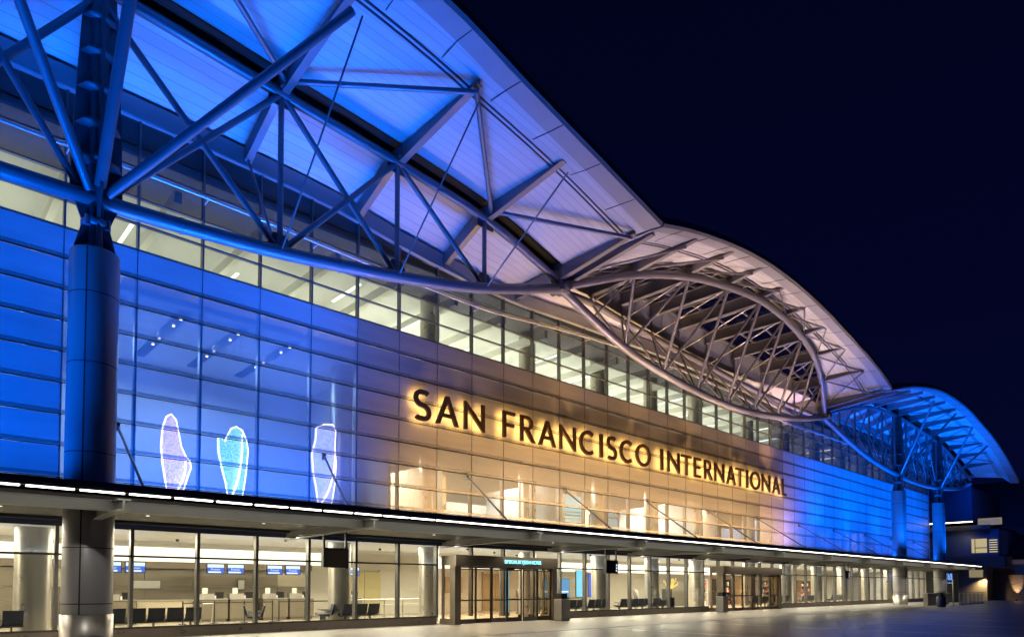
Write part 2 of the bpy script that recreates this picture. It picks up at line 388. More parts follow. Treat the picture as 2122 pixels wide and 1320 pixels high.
# thin panel seams and the two gutter lines of the outer eave
for rf, eave, a, b_, n in ((rL, EAVE_L, -14, 22, 20), (rC, EAVE_C, 23, 51.5, 16), (rR, EAVE_R, 52.5, 95, 22)):
    mb = MB()
    us = frange(a, b_, n*2)
    for off in (1.62, 1.80):
        mb.tube([(u, ip(eave, u, 1)+off, (ip(eave, u, 2)*0.30+ip(SOF_L if rf is rL else SOF_C if rf is rC else SOF_R, u)*0.70)+0.02) for u in us], 0.035, 5)
    sub(mb, "gutter_rail", M['darksteel'], rf)
    mb = MB(); so = SOF_L if rf is rL else SOF_C if rf is rC else SOF_R; u = a+1.0
    while u < b_:
        ev, ez, sz = ip(eave, u, 1), ip(eave, u, 2), ip(so, u)
        p0, p1, p2 = (u, ev+.02, ez-.006), (u, ev+.72, ez+.085), (u, ev+1.45, ez*.35+sz*.65+.012)
        if rf is rC: p2 = (u, ev+1.4, ez*.3+sz*.7+.0)
        mb = MB()
        for q0, q1 in ((p0, p1), (p1, p2)): mb.bar(q0, q1, .025, .012)
        sub(mb, "panel_seam", M['joint'], rf)
        u += 2.1
    if rf is not rC:
        mb = MB(); mb.tube([(u, VC-.27, ip(so, u)+.10) for u in frange(a, b_, n*2)], .03, 5); mb.tube([(u, VC+.40, ip(so, u)-.06) for u in frange(a, b_, n*2)], .03, 5)
        sub(mb, "slot_glint_rail", M['white'], rf)  # pale tubes added to stand for the glints along the slot
# back part of the roof over the hall (closes the building)
mb = MB()
us = frange(-16, 90, 60); vs = []
for u in us:
    z = ip(FAC, u)
    vs += [(u, D+0.08, z+0.02), (u, D+0.08, z+0.9), (u, 45, z+2.6), (u, 45, z+2.2)]
mb.add(vs, [(4*i+j, 4*i+4+j, 4*i+4+(j+1) % 4, 4*i+(j+1) % 4) for i in range(len(us)-1) for j in range(4)])
part(mb, "rear_roof", M['rooftop'])
# fascia beam where the soffit meets the glass
mb = MB(); us = frange(-16, 89, 70); vs = []
for u in us:
    z = ip(FAC, u)
    vs += [(u, D-0.22, z-0.62), (u, D-0.22, z-0.01), (u, D+0.07, z+0.02), (u, D+0.07, z-0.62)]
mb.add(vs, [(4*i+j, 4*i+4+j, 4*i+4+(j+1) % 4, 4*i+(j+1) % 4) for i in range(len(us)-1) for j in range(4)])
part(mb, "wall_head_beam", M['fascia'])

# ---------------- roof beams (tapered, horizontal, running out to the eave)
def roof_beam(u, v_in, v_out, zb, ztop, p, w=0.16, vi2=None):
    mb = MB(); zt = ztop-0.02
    mid = (v_in+v_out)/2
    # web + flanges, outer end tapers up to the soffit
    zo = zt-0.12
    for (x0, x1, dz0, dz1) in ((-w*0.18, w*0.18, 0.0, 0),):
        b0 = [(u+x0, v_out, zo), (u+x1, v_out, zo), (u+x1, v_in, zb), (u+x0, v_in, zb)]
        t0 = [(u+x0, v_out, zt), (u+x1, v_out, zt), (u+x1, v_in, zt), (u+x0, v_in, zt)]
        mb.hexa(b0, t0)
    vm = v_out+1.0; zm = zb+(zo-zb)*0.0
    b0 = [(u-w/2, v_out, zo-0.05), (u+w/2, v_out, zo-0.05), (u+w/2, v_in, zb-0.05), (u-w/2, v_in, zb-0.05)]
    t0 = [(p_[0], p_[1], p_[2]+0.05) for p_ in b0]
    mb.hexa(b0, t0)
    return sub(mb, "roof_beam", M['steel'], p)
UL = [-13.3, -8.85, -4.5, -0.2, 4.05, 9.05, 13.5, 17.8, 22.15]
for u in UL:
    zt = ip(SOF_L, u)
    vo = ip(EAVE_L, u, 1)+1.15
    roof_beam(u, VC-0.3, vo, zt-0.62, zt, rL, 0.24)
    # inner beam from chord down to the facade head
    mb = MB(); fz = ip(FAC, u)
    mb.hexa([(u-.12, VC+.3, zt-.62), (u+.12, VC+.3, zt-.62), (u+.12, D-.25, fz-.52), (u-.12, D-.25, fz-.52)],
            [(u-.12, VC+.3, zt-.03), (u+.12, VC+.3, zt-.03), (u+.12, D-.25, fz-.03), (u-.12, D-.25, fz-.03)])
    sub(mb, "roof_beam", M['steel'], rL)
UC = [PIN1+0.35]+[c[0] for c in FR_C[1:-1]]+[PIN2-0.4]
VO = [15.7, 15.49, 15.55, 15.77, 15.93, 15.98, 16.05, 16.15, 16.2, 16.25]
for u, vo in zip(UC, VO):
    zt = ip(SOF_C, u); fv = ip(FR_C, u, 1)
    roof_beam(u, fv+0.1, vo, ip(FR_C, u, 2)+0.14, zt, rC, 0.22)
    # skylight beam: deep horizontal girder from front chord to rear chord
    rv = ip(RE_C, u, 1); zb = ip(FR_C, u, 2)-0.12
    mb = MB(); mb.box(u-.03, fv+0.12, zb, u+.03, rv+0.1, zb+0.62); mb.box(u-.14, fv+0.12, zb-.05, u+.14, rv+0.1, zb); mb.box(u-.14, fv+0.12, zb+.62, u+.14, rv+0.1, zb+.67)
    if rv-fv > 0.8: sub(mb, "skylight_beam", M['steel'], rC)
UR = [PIN2+0.4]+[55.3+3.25*i for i in range(12)]
for u in UR:
    zt = ip(SOF_R, u); vo = ip(EAVE_R, u, 1)+0.7
    roof_beam(u, VC-0.3, vo, zt-0.55, zt, rR, 0.22)
    mb = MB(); fz = ip(FAC, u)
    mb.hexa([(u-.1, VC+.3, zt-.55), (u+.1, VC+.3, zt-.55), (u+.1, D-.25, fz-.48), (u-.1, D-.25, fz-.48)],
            [(u-.1, VC+.3, zt-.03), (u+.1, VC+.3, zt-.03), (u+.1, D-.25, fz-.03), (u-.1, D-.25, fz-.03)])
    sub(mb, "roof_beam", M['steel'], rR)
# skylight purlins, glazing bars and glass
mb = MB(); gl = MB()
us = frange(23.6, 50.6, 27)
for i, u in enumerate(us):
    fv, rv = ip(FR_C, u, 1), ip(RE_C, u, 1); zb = ip(FR_C, u, 2)+0.58
    if i % 3 != 0: mb.box(u-.035, fv+.15, zb, u+.035, rv+.05, zb+.1)
for fr in (0.10, 0.4, 0.7, 0.98):
    pts = [(u, ip(FR_C, u, 1)*(1-fr)+ip(RE_C, u, 1)*fr, ip(FR_C, u, 2)+0.62) for u in us]
    for a, b_ in zip(pts[:-1], pts[1:]): mb.bar(a, b_, 0.09, 0.14)
sub(mb, "skylight_bars", M['steel'], rC)
vs = []
for u in us: vs += [(u, ip(FR_C, u, 1)+.1, ip(FR_C, u, 2)+0.75), (u, ip(RE_C, u, 1)+.1, ip(FR_C, u, 2)+0.75)]
gl.add(vs, [(2*i, 2*i+1, 2*i+3, 2*i+2) for i in range(len(us)-1)])
sub(gl, "skylight_glass", glass_mat("skylight_glass", (0.75, 0.8, 0.85)), rC)
# rear soffit of the centre bay between skylight and facade
mb = MB(); vs = []
for u in frange(22.5, 51.7, 40):
    rv = ip(RE_C, u, 1)
    vs += [(u, rv+.12, ip(FR_C, u, 2)+0.70), (u, rv+.16, max(ip(RE_C, u, 2)+.45, ip(FAC, u)+.02)), (u, D+.06, ip(FAC, u)+0.03)]
for j in range(2): mb.add(vs, [(3*i+j, 3*i+j+1, 3*i+3+j+1, 3*i+3+j) for i in range(40)])
sub(mb, "rear_soffit", M['soffit'], rC)

# diagonal bracing tubes below the soffit
def brace(pts, r, p, name="roof_brace", mt='steel'):
    mb = MB(); mb.tube(pts, r, 8); return sub(mb, name, M[mt], p)
def zl(u): return ip(SOF_L, u)-0.42
for a, b_ in (((4.05,16.2),(9.05,20.1)), ((9.05,20.0),(13.4,16.0)), ((13.4,15.9),(17.75,20.1)), ((17.85,20.0),(22.0,16.2)), ((-0.2,20.1),(4.05,16.1)), ((-4.5,16.1),(-0.2,20.1))):
    brace([(a[0], a[1], zl(a[0])), (b_[0], b_[1], zl(b_[0]))], 0.09, rL)
for i in range(len(UC)-1):
    ua, ub = UC[i], UC[i+1]
    za, zb = ip(SOF_C, ua)-.3, ip(SOF_C, ub)-.3
    brace([(ua+.1, ip(FR_C, ua, 1)-.1, za), (ub, VO[i+1]+.5, zb)], 0.06, rC)
    if i > 3: brace([(ua+.1, VO[i]+.5, za), (ub, ip(FR_C, ub, 1)-.1, zb)], 0.04, rC)
for i in range(len(UR)-1):
    ua, ub = UR[i], UR[i+1]
    if i % 2: brace([(ua, 20.2, ip(SOF_R, ua)-.35), (ub, 16.9, ip(SOF_R, ub)-.3)], 0.045, rR)
    else: brace([(ua, 16.9, ip(SOF_R, ua)-.3), (ub, 20.2, ip(SOF_R, ub)-.35)], 0.045, rR)

# ---------------- trusses
def truss(bot, u0, u1, n, r, label):
    mb = MB(); mb.tube([(u, VC, ip(bot, u)) for u in frange(u0, u1, n)], r, 14)
    return part(mb, "roof_truss", M['steel'], label=label)
tL = truss(BOT_L, -16, PIN1, 50, 0.215, "blue lit left roof truss on the big near column")
tC = truss(BOT_C, PIN1, PIN2, 40, 0.20, "lens shaped central roof truss under the skylight")
tR = truss(BOT_R, PIN2, 94.6, 50, 0.20, "blue lit roof truss at the far right")
def chord(tab, u0, u1, n, r, p):
    mb = MB()
    if len(tab[0]) == 2: pts = [(u, VC, ip(tab, u)) for u in frange(u0, u1, n)]
    else: pts = [(u, ip(tab, u, 1), ip(tab, u, 2)) for u in frange(u0, u1, n)]
    mb.tube(pts, r, 12); return sub(mb, "top_chord", M['steel'], p)
chord(TOP_L, -16, 22.2, 40, 0.17, tL); chord(FR_C, 22.5, 51.7, 44, 0.19, tC)
chord(RE_C, 22.5, 51.7, 40, 0.17, tC); chord(TOP_R, 52, 94.6, 40, 0.16, tR)
def web(a, b_, r, p, n=9): 
    mb = MB(); mb.tube([a, b_], r, n); return sub(mb, "web_member", M['steel'], p)
BL = lambda u: (u, VC, ip(BOT_L, u)); TL = lambda u: (u, VC, ip(TOP_L, u))
CL = 3.95
for u in (9.05, 13.5, 17.75): web(BL(u), TL(u), 0.095, tL)
web((4.3, VC, 12.25), TL(9.05), 0.10, tL); web(BL(9.05), (3.9, VC, 17.6), 0.10, tL)
web(BL(9.05), TL(13.5), 0.10, tL); web(TL(9.05), BL(13.5), 0.10, tL)
web(TL(13.5), BL(17.75), 0.095, tL)
web((3.5, VC, 12.25), TL(-0.2), 0.10, tL); web(BL(-0.2), (3.9, VC, 17.6), 0.10, tL); web(BL(-0.2), TL(-4.5), 0.10, tL)
for u in (-4.5, -0.2): web(BL(u), TL(u), 0.095, tL)
web((4.15, VC-.25, 12.1), (9.1, 16.1, zl(9.1)-.15), 0.125, tL, 12)
web((3.95, VC-.4, 12.2), (4.0, 15.9, zl(4.0)-.15), 0.145, tL, 12)
web((3.75, VC-.25, 12.1), (-0.1, 16.1, zl(-0.1)-.15), 0.125, tL, 12)
for ub, uo in ((9.05, 9.35), (13.5, 13.6), (17.75, 17.85), (-0.2, -0.1)):
    web((ub, VC-.15, ip(BOT_L, ub)), (uo, 16.0, zl(uo)-.2), 0.032, tL, 6)
    # thin stay to the rear edge
    web((ub, VC+.15, ip(BOT_L, ub)), (ub, D-.3, ip(FAC, ub)-.5), 0.05, tL, 6)
# gusset plates at the nodes
for u in (9.05, 13.5, 17.8):
    mb = MB(); z = ip(TOP_L, u)
    mb.box(u-.42, VC-.02, z-.42, u+.42, VC+.02, z+.25); mb.box(u-.12, VC-.4, z+.1, u+.12, VC+.4, z+.45)
    sub(mb, "gusset", M['darksteel'], tL)
for u, p, tb in [(x, tL, BOT_L) for x in (-0.2, 9.05, 13.5, 17.75)]:
    mb = MB(); z = ip(tb, u); mb.hexa([(u-.5, VC-.018, z), (u+.5, VC-.018, z), (u+.5, VC+.018, z), (u-.5, VC+.018, z)], [(u-.22, VC-.018, z+.6), (u+.22, VC-.018, z+.6), (u+.22, VC+.018, z+.6), (u-.22, VC+.018, z+.6)])
    sub(mb, "gusset", M['darksteel'], p)
for u in (6.1, 11.2, 15.6, 20.2):
    z = ip(BOT_L, u); mb = MB(); d = Vector((.02, 0, ip(BOT_L, u+.02)-z)).normalized(); mb.tube([Vector((u, VC, z))-d*.03, Vector((u, VC, z))+d*.03], .235, 14); sub(mb, "chord_collar", M['steel'], tL)
for u, z, p in ((PIN1, 15.3, tC), (PIN2, 14.55, tC)):
    mb = MB(); mb.box(u-.28, VC-.35, z-.2, u+.28, VC+.35, z+.75); mb.tube([(u, VC-.55, z), (u, VC+.55, z)], .2, 12)
    sub(mb, "pin_joint", M['darksteel'], p)
# centre: triangular truss
UB = [27.2+3.35*i for i in range(7)]
for i, u in enumerate(UB):
    b_ = (u, VC, ip(BOT_C, u))
    for j, rr in ((i+1, 0.085), (i+2, 0.05)):
        f = FR_C[j]; q = RE_C[j]
        web(b_, f, rr if j == i+1 else 0.075, tC, 7)
        web(b_, q, 0.055, tC, 6)
web((24.6, VC, ip(BOT_C, 24.6)), FR_C[1], 0.05, tC, 6); web((49.8, VC, ip(BOT_C, 49.8)), FR_C[8], 0.07, tC, 6)
for i in range(1, 9):
    web(FR_C[i], (FR_C[i][0], ip(RE_C, FR_C[i][0], 1), ip(RE_C, FR_C[i][0], 2)), 0.045, tC, 6)
    web((UC[i], ip(RE_C, UC[i], 1), ip(RE_C, UC[i], 2)), (UC[i], ip(RE_C, UC[i], 1), ip(FR_C, UC[i], 2)-.1), 0.06, tC, 6)
for i in range(8):       # rear lattice
    a = RE_C[i+1]; c = (UC[i+1]+3.3, D-.3, ip(FAC, UC[i+1])-.3)
    web(a, c, 0.045, tC, 6)
# right wing
for i in range(12):
    u = 54.9+3.25*i
    b_ = (u, VC, ip(BOT_R, u)); t_ = (u, VC, ip(TOP_R, u))
    web(b_, t_, 0.09, tR, 6)
    u2 = u+3.25 if u < 74 else u-3.25
    web(b_, (u2, VC, ip(TOP_R, u2)), 0.07, tR, 6)
    web(b_, (u+1.6, D-.4, ip(FAC, u)-.5), 0.05, tR, 5)
    web((u+1.2, VC+1.2, ip(TOP_R, u)+.1), (u+3.2, VC, ip(BOT_R, u+3.2)), 0.05, tR, 5)
for cu in (68.6, 81.4):
    for du in (-3.4, 3.4):
        web((cu, VC-.25, 12.1), (cu+du, 16.6, ip(SOF_R, cu+du)-.4), 0.10, tR, 8)

# ---------------- columns
def column(u, label):
    mb = MB(); r = 0.585
    mb.mi = 0; mb.lathe((u, VC, 0), [(r, 0.9), (r, 10.46), (r-.02, 10.5), (0.05, 10.5)], 48)
    mb.mi = 1
    for z in (1.17, 2.62, 5.1, 7.45, 9.3): mb.lathe((u, VC, 0), [(r+.003, z-.012), (r+.003, z+.012)], 48)
    for a in (R(-118), R(62)):     # vertical seams of the half shells
        x, y = u+(r+.002)*math.cos(a), VC+(r+.002)*math.sin(a); tx, ty = -math.sin(a)*.018, math.cos(a)*.018
        mb.add([(x-tx, y-ty, .9), (x+tx, y+ty, .9), (x+tx, y+ty, 10.46), (x-tx, y-ty, 10.46)], [(0, 1, 2, 3)])
    c = part(mb, "column", [M['clad'], M['joint']], label=label)
    mb = MB(); mb.lathe((u, VC, 0), [(r+.022, 0.0), (r+.022, 0.89), (r-.02, 0.895)], 48); sub(mb, "steel_sleeve", M['inox'], c)
    # cruciform hour-glass head and tapering mast
    mb = MB()
    prof = [(10.5, .52), (11.25, .33), (11.35, .33), (12.15, .62), (14, .56), (16, .47), (17.7, .38)]
    for (z0, w0), (z1, w1) in zip(prof[:-1], prof[1:]):
        t = .035
        mb.hexa([(u-w0, VC-t, z0), (u+w0, VC-t, z0), (u+w0, VC+t, z0), (u-w0, VC+t, z0)], [(u-w1, VC-t, z1), (u+w1, VC-t, z1), (u+w1, VC+t, z1), (u-w1, VC+t, z1)])
        mb.hexa([(u-t, VC-w0, z0), (u-t, VC-t, z0), (u+t, VC-t, z0), (u+t, VC-w0, z0)][::-1], [(u-t, VC-w1, z1), (u-t, VC-t, z1), (u+t, VC-t, z1), (u+t, VC-w1, z1)][::-1])
        mb.hexa([(u-t, VC+t, z0), (u+t, VC+t, z0), (u+t, VC+w0, z0), (u-t, VC+w0, z0)], [(u-t, VC+t, z1), (u+t, VC+t, z1), (u+t, VC+w1, z1), (u-t, VC+w1, z1)])
    mb.lathe((u, VC, 0), [(.20, 10.5), (.17, 11.3), (.22, 12.3), (.22, 17.7)], 10)
    for z, w in ((12.9, .6), (13.9, .56), (14.9, .52), (15.9, .47), (16.9, .42)):
        mb.lathe((u, VC, z), [(0.02, -.015), (w, -.015), (w, .015), (.02, .015)], 8)
    sub(mb, "mast", M['darksteel'], c)
    mb = MB(); mb.lathe((u, VC, 0), [(.3, 11.2), (.36, 11.24), (.36, 11.36), (.3, 11.4)], 16)
    for a in range(4):
        ang = R(45+90*a); x, y = u+.33*math.cos(ang), VC+.33*math.sin(ang); mb.cyl(x, y, 11.16, 11.42, .07, 8)
    sub(mb, "clamp_ring", M['steel'], c)
    return c
column(CL, "large near column on the left, blue lit above and grey below the canopy")
column(-8.85, "column left of the nearest one")
column(68.6, "blue lit column, left one of the far pair")
column(81.4, "blue lit column, right one of the far pair")

# ---------------- facade
UM = [MU0+MS*k for k in range(-7, 44)]
def Tz(k, r):
    u = MU0+MS*(k+.5)
    if u < 3.6: return 0.0
    if u < 13.7: return (.55, .52, .50, .48, .46, .42, .34, .14, 0.0)[r]
    if u < 17.6: return (.50, .46, .26, .06, 0, 0, 0, 0, 0)[r]
    if u < 48: return (.90, .88, .62, .22, 0, 0, 0, 0, 0)[r]
    if u < 60: return (.40, .34, .16, 0, 0, 0, 0, 0, 0)[r]
    return (.22, .20, .10, 0, 0, 0, 0, 0, 0)[r]
big = [(k, r) for k in range(-1, 10) for r in range(9)]
rest = MB(); rest_mats = []; 
def panel(mb, k, r, fullg=0.012):
    a, b_ = MU0+MS*k+fullg, MU0+MS*(k+1)-fullg; z0, z1 = ROW[r]+.02, ROW[r+1]-.02
    mb.box(a, D-.02, z0, b_, D+.0, z1)
for k in range(-7, 43):
    for r in range(9):
        T = Tz(k, r); u = MU0+MS*(k+.5); tone = 'w' if (u < 13.7 or u > 51.5) else 'g'
        mt = frit_mat(T, tone)
        if (k, r) in big:
            mb = MB(); panel(mb, k, r); part(mb, "wall_panel", mt)
        else:
            if mt not in rest_mats: rest_mats.append(mt)
            rest.mi = rest_mats.index(mt); panel(rest, k, r)
part(rest, "far_wall_panels", rest_mats, kind="stuff")
# joint fins between the panel rows (the double line)
mb = MB()
for r in range(10):
    z = ROW[r]; mb.mi = 0; mb.box(U0, D-.04, z-.015, U1, D-.02-.003, z+.015)
    if r < 9: mb.mi = 1; mb.box(U0, D-.030, z+.04, U1, D-.023, z+.14)
part(mb, "joint_rails", [M['mulldark'], frit_mat(.30, 'g')])
# clerestory windows
CZ = [12.33, 13.17, 14.01, 14.85, 15.69, 16.53]
def cl_panel(mb, k, r):
    a, b_ = MU0+MS*k+.03, MU0+MS*(k+1)-.03; um = (a+b_)/2; top = ip(FAC, um)-.3
    z0, z1 = CZ[r]+.025, min(CZ[r+1]-.025, top)
    if z1 > z0+.05: mb.box(a, D-.005, z0, b_, D+.005, z1); return True
dark = frit_mat(.20, "d")
rest = MB()
for k in range(-7, 43):
    for r in range(5):
        if -1 <= k <= 18:
            mb = MB()
            if cl_panel(mb, k, r): part(mb, "clerestory_window", M['topglass'] if r < 2 else dark)
        else:
            rest.mi = (0 if k < 23 else 2) if r < 2 else 1; cl_panel(rest, k, r)
part(rest, "far_clerestory_windows", [M['topglass'], dark, frit_mat(.30, "d")], kind="stuff")
mb = MB()
for z in CZ: 
    if z < 15.6: mb.box(U0, D-.06, z-.025, U1, D+.06, z+.025)
part(mb, "clerestory_rails", M['mull'])
for u in UM:
    mb = MB()
    mb.box(u-.03, D-.07, ZS, u+.03, D+.14, ip(FAC, u)-.3)        # clerestory mullion
    mb.box(u-.010, D-.030, 3.9, u+.010, D+.02, ZS-.03); mb.box(u-.045, D+.02, 3.9, u+.045, D+.20, ZS-.03)
    mb.box(u-.05, D-.08, 0.3, u+.05, D+.14, ZH)                 # ground floor mullion
    part(mb, "mullion", M['mull'])
# twin service pipes in front of the clerestory
PIPE = [(-13, 14.7), (2, 14.72), (8, 14.75), (13, 14.6), (19.9, 14.5), (23, 14.75), (26.7, 15.05), (31, 15.25), (37, 15.3), (44, 15.1), (50, 14.5), (58, 14.6), (70, 14.7), (88, 14.6)]
for dz, dv in ((0, 0), (-.16, -.08)):
    mb = MB(); mb.tube([(u, D-.42+dv, ip(PIPE, u)+dz) for u in frange(-13, 88, 70)], 0.045, 7)
    for k in range(-6, 43, 2): 
        u = MU0+MS*k; 
        if dz == 0: mb.box(u-.02, D-.55, ip(PIPE, u)-.2, u+.02, D-.07, ip(PIPE, u)-.06)
    part(mb, "service_pipe", mat("bright_pipe", (.75, .73, .72), .25, .5))
# ground floor: plinth, glazing, transom, head
mb = MB(); ents = [(17.5, 24.2), (39.9, 48.5)]
segs = [(U0, 17.5), (24.2, 39.9), (48.5, U1)]
for a, b_ in segs: mb.box(a, D-.11, 0, b_, D+.12, .30)
part(mb, "stone_plinth", M['base'])
mb = MB()
for a, b_ in segs: mb.box(a, D-.085, 2.54, b_, D+.05, 2.60)
for a, b_ in segs: mb.box(a, D-.085, .30, b_, D+.05, .36)
mb.box(U0, D-.085, ZH-.06, U1, D+.05, ZH)
part(mb, "glazing_rails", M['mulldark'])
mb = MB(); mb.box(U0, D-.14, ZH, U1, D+.3, 3.905-.02)
part(mb, "glass_head_band", mat("blue_lit_head_band", (0.03, 0.06, 0.22), .5))  # blue light leaking onto the band is put into its colour
for k in range(-7, 43):
    a, b_ = MU0+MS*k+.04, MU0+MS*(k+1)-.04
    inent = any(a+.3 > e0-.3 and b_-.3 < e1+.3 for e0, e1 in ents)
    mb = MB()
    if not inent: mb.box(a, D-.012, .36, b_, D, 2.54)
    mb.box(a, D-.012, 2.6 if not inent else 2.98, b_, D, ZH-.06)
    part(mb, "shopfront_pane", M['glass'])

# ---------------- canopy
mb = MB(); CA, CB = -10.5, 82.6
mb.mi = 0; mb.box(CA, 17.78, 3.64, CB, D-.18, 3.72)           # soffit deck
mb.mi = 1; mb.box(CA, 16.98, 3.86, CB, D-.2, 3.93)            # roof deck
mb.mi = 1; mb.box(CA, 16.94, 3.79, CB, 17.06, 3.86)           # dark front edge
mb.box(CA, 16.98, 3.735, CB, 17.10, 3.79)
cn = part(mb, "canopy", [M['canopy'], mat('canopy_edge', (.14, .14, .155), .4, .3, noise=.1)])
mb = MB(); mb.box(CA, 17.84, 3.40, CB, 17.88, 3.61); mb.box(CA, 17.79, 3.61, CB, 17.96, 3.635); mb.box(CA, 17.79, 3.38, CB, 17.96, 3.40)
sub(mb, "front_purlin", M['beam'], cn)
for v in (23.0,):
    mb = MB(); mb.box(CA, v-.02, 3.56, CB, v+.02, 3.638); mb.box(CA, v-.05, 3.54, CB, v+.05, 3.56); sub(mb, "purlin", M['canopy'], cn)
OUT = [4.02+6.75*i for i in range(-2, 12)]
OUT = [-9.4, -2.7, 4.02, 10.66, 17.72, 24.38, 30.95, 37.8, 44.7, 51.65, 58.7, 66.2, 73.5, 80.9]
for u in OUT:
    mb = MB()
    mb.box(u-.14, 17.30, 3.60, u+.14, 17.78, 3.635); mb.box(u-.14, 17.30, 3.36, u+.14, 17.95, 3.395)
    mb.hexa([(u-.10, 17.95, 3.375), (u+.10, 17.95, 3.375), (u+.10, D-.2, 3.30), (u-.10, D-.2, 3.30)], [(u-.10, 17.95, 3.40), (u+.10, 17.95, 3.40), (u+.10, D-.2, 3.325), (u-.10, D-.2, 3.325)])
    mb.box(u-.022, 17.31, 3.395, u+.022, 17.80, 3.60); mb.box(u-.02, 17.80, 3.40, u+.02, D-.2, 3.60)
    sub(mb, "outrigger", M['beam'], cn)
strips = []
us_ = [-9.5+0.965*i for i in range(96)]
st = MB()
for i, u in enumerate(us_):
    if u > 81.9: break
    g_ = .055 if u < 13 else .03
    if i < 90:
        mb = MB(); mb.box(u+g_, 16.99, 3.700, u+.965-g_, 17.07, 3.730); sub(mb, "strip_light", M['strip'], cn)
    else: mb = st; mb.box(u+g_, 16.99, 3.700, u+.965-g_, 17.07, 3.730)
sub(st, "strip_light", M['strip'], cn)
for u in OUT[1:]:
    mb = MB(); ua = u+1.5 if u < 30 else u+2.2
    a = (ua if u > 5 else 5.2, D-.1, 6.58); b_ = (ua-1.4 if u > 5 else 4.9, 19.0, 4.05)
    mb.tube([a, b_], .04, 8); mb.box(a[0]-.06, D-.12, 6.45, a[0]+.06, D-.02, 6.7)
    mb.box(b_[0]-.05, 18.9, 4.02, b_[0]+.05, 19.1, 4.12)
    sub(mb, "hanger_rod", M['steel'], cn)
for i, u in enumerate([-9+6.7*j for j in range(14)]):
    if u > 81: break
    mb = MB(); mb.box(u-.35, 20.45, 4.02, u+.35, 20.75, 4.28); sub(mb, "floodlight", M['black'], cn)
# recessed downlights in the canopy
dl = glow("downlight_lens", (1.0, .85, .62), 1.5)
for i in range(27):
    u = -8+3.37*i
    mb = MB(); mb.lathe((u, 21.0, 0), [(0.02, 3.625), (.05, 3.625), (.05, 3.64)], 12); sub(mb, "downlight", dl, cn)

# ---------------- entrances
def entrance(u0, u1, v, text, label):
    mb = MB()
    mb.box(u0, v, 2.55, u1, D-.1, 2.97); mb.box(u0-.0, v-.06, 2.50, u1, v, 2.97+.02)
    w = .32
    for a in (u0, u1-w): mb.box(a, v, 0, a+w, v+.35, 2.55)
    mb.box(u0, v+.35, .0, u0+.12, D, .25); mb.box(u1-.12, v+.35, 0, u1, D, .25)
    for a in (u0+.02, u1-.08):
        mb.box(a, D-.25, 0, a+.06, D-.1, 2.55)
    o = part(mb, "entrance_vestibule", M['paneld'], label=label)
    n = 6; L_ = (u1-u0-2*w)/n
    for i in range(n):
        a = u0+w+i*L_; vv = v+.16 if i in (1, 2, 3) else v+.10
        mb = MB()
        for x in (a+.01, a+L_-.07): mb.box(x, vv, .02, x+.06, vv+.05, 2.44)
        for z in (.02, 1.0, 2.36): mb.box(a+.07, vv+.004, z, a+L_-.07, vv+.046, z+(.2 if z < .1 else .06))
        mb.box(a, v+.02, 2.44, a+L_, v+.3, 2.50)
        d = sub(mb, "door_leaf", M['mulldark'] if i % 2 else M['mull'], o)
        mb = MB(); mb.box(a+.07, vv+.02, .22, a+L_-.07, vv+.03, 2.36); sub(mb, "door_glass", M['vestglass'], o)
    for a in (u0+.05, u1-.06):
        mb = MB(); mb.box(a, v+.36, .25, a+.01, D-.26, 2.5); sub(mb, "side_glass", M['vestglass'], o)
    mb = MB(); mb.box((u0+u1)/2-.2, v-.12, 2.40, (u0+u1)/2+.2, v-.06, 2.5); sub(mb, "door_sensor", M['black'], o)
    if text:
        cu = bpy.data.curves.new("txt", 'FONT'); cu.body = text; cu.size = .25; cu.extrude = .004; cu.space_character = 0.98
        tmp = bpy.data.objects.new("tmp", cu); COL.objects.link(tmp)
        bpy.context.view_layer.update()
        me = bpy.data.meshes.new_from_object(tmp.evaluated_get(bpy.context.evaluated_depsgraph_get()))
        bpy.data.objects.remove(tmp)
        xs = [q.co.x for q in me.vertices]; W_ = max(xs)-min(xs); sc = 2.35/W_
        for q in me.vertices:
            x, y, z = q.co; q.co = (20.55+x*sc, v-.075+z*0, 2.68+y*0.95) if z <= 0 else (20.55+x*sc, v-.068, 2.68+y*0.95)
        me.materials.clear(); me.materials.append(glow("cyan_led", (.25, .85, .95), 2.6))
        t = bpy.data.objects.new("led_lettering", me); COL.objects.link(t); t.parent = o
    return o
entrance(17.75, 24.1, 22.4, "BFSKIAUKYJSSHHIORIS", "nearer entrance box with sliding doors and cyan header lettering")
entrance(40.0, 48.4, 22.4, None, "farther entrance box with plain curved header")

# ---------------- interior shells
mb = MB()
mb.mi = 0; mb.box(U0, D+.12, -.02, U1+.3, 34.2, .02)                 # ground floor
mb.mi = 1; mb.box(U0, D+.3, 3.50, U1, 30.4, 3.62)                   # ceiling
mb.box(U0, 30.4, 3.36, U1, 30.55, 3.62)                              # bulkhead
mb.mi = 1; mb.box(U0, 30.55, 3.74, U1, 34.2, 3.86)
mb.mi = 2; mb.box(U0, 34.0, 0.02, U1, 34.2, 3.74)                   # rear wall
mb.mi = 1; mb.box(U0, D+.1, 4.02, U1, 38, 4.2)                       # upper floor slab
part(mb, "interior_floor", [M['floor'], M['ceil'], M['wallw']])
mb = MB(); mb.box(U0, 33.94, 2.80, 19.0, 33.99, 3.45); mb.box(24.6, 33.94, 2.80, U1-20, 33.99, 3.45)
part(mb, "cove_lit_wall_band", M['wallglow'])  # wall band lit from the recess above, its brightness painted as emission
mb = MB(); mb.mi = 0
u = U0; i = 0
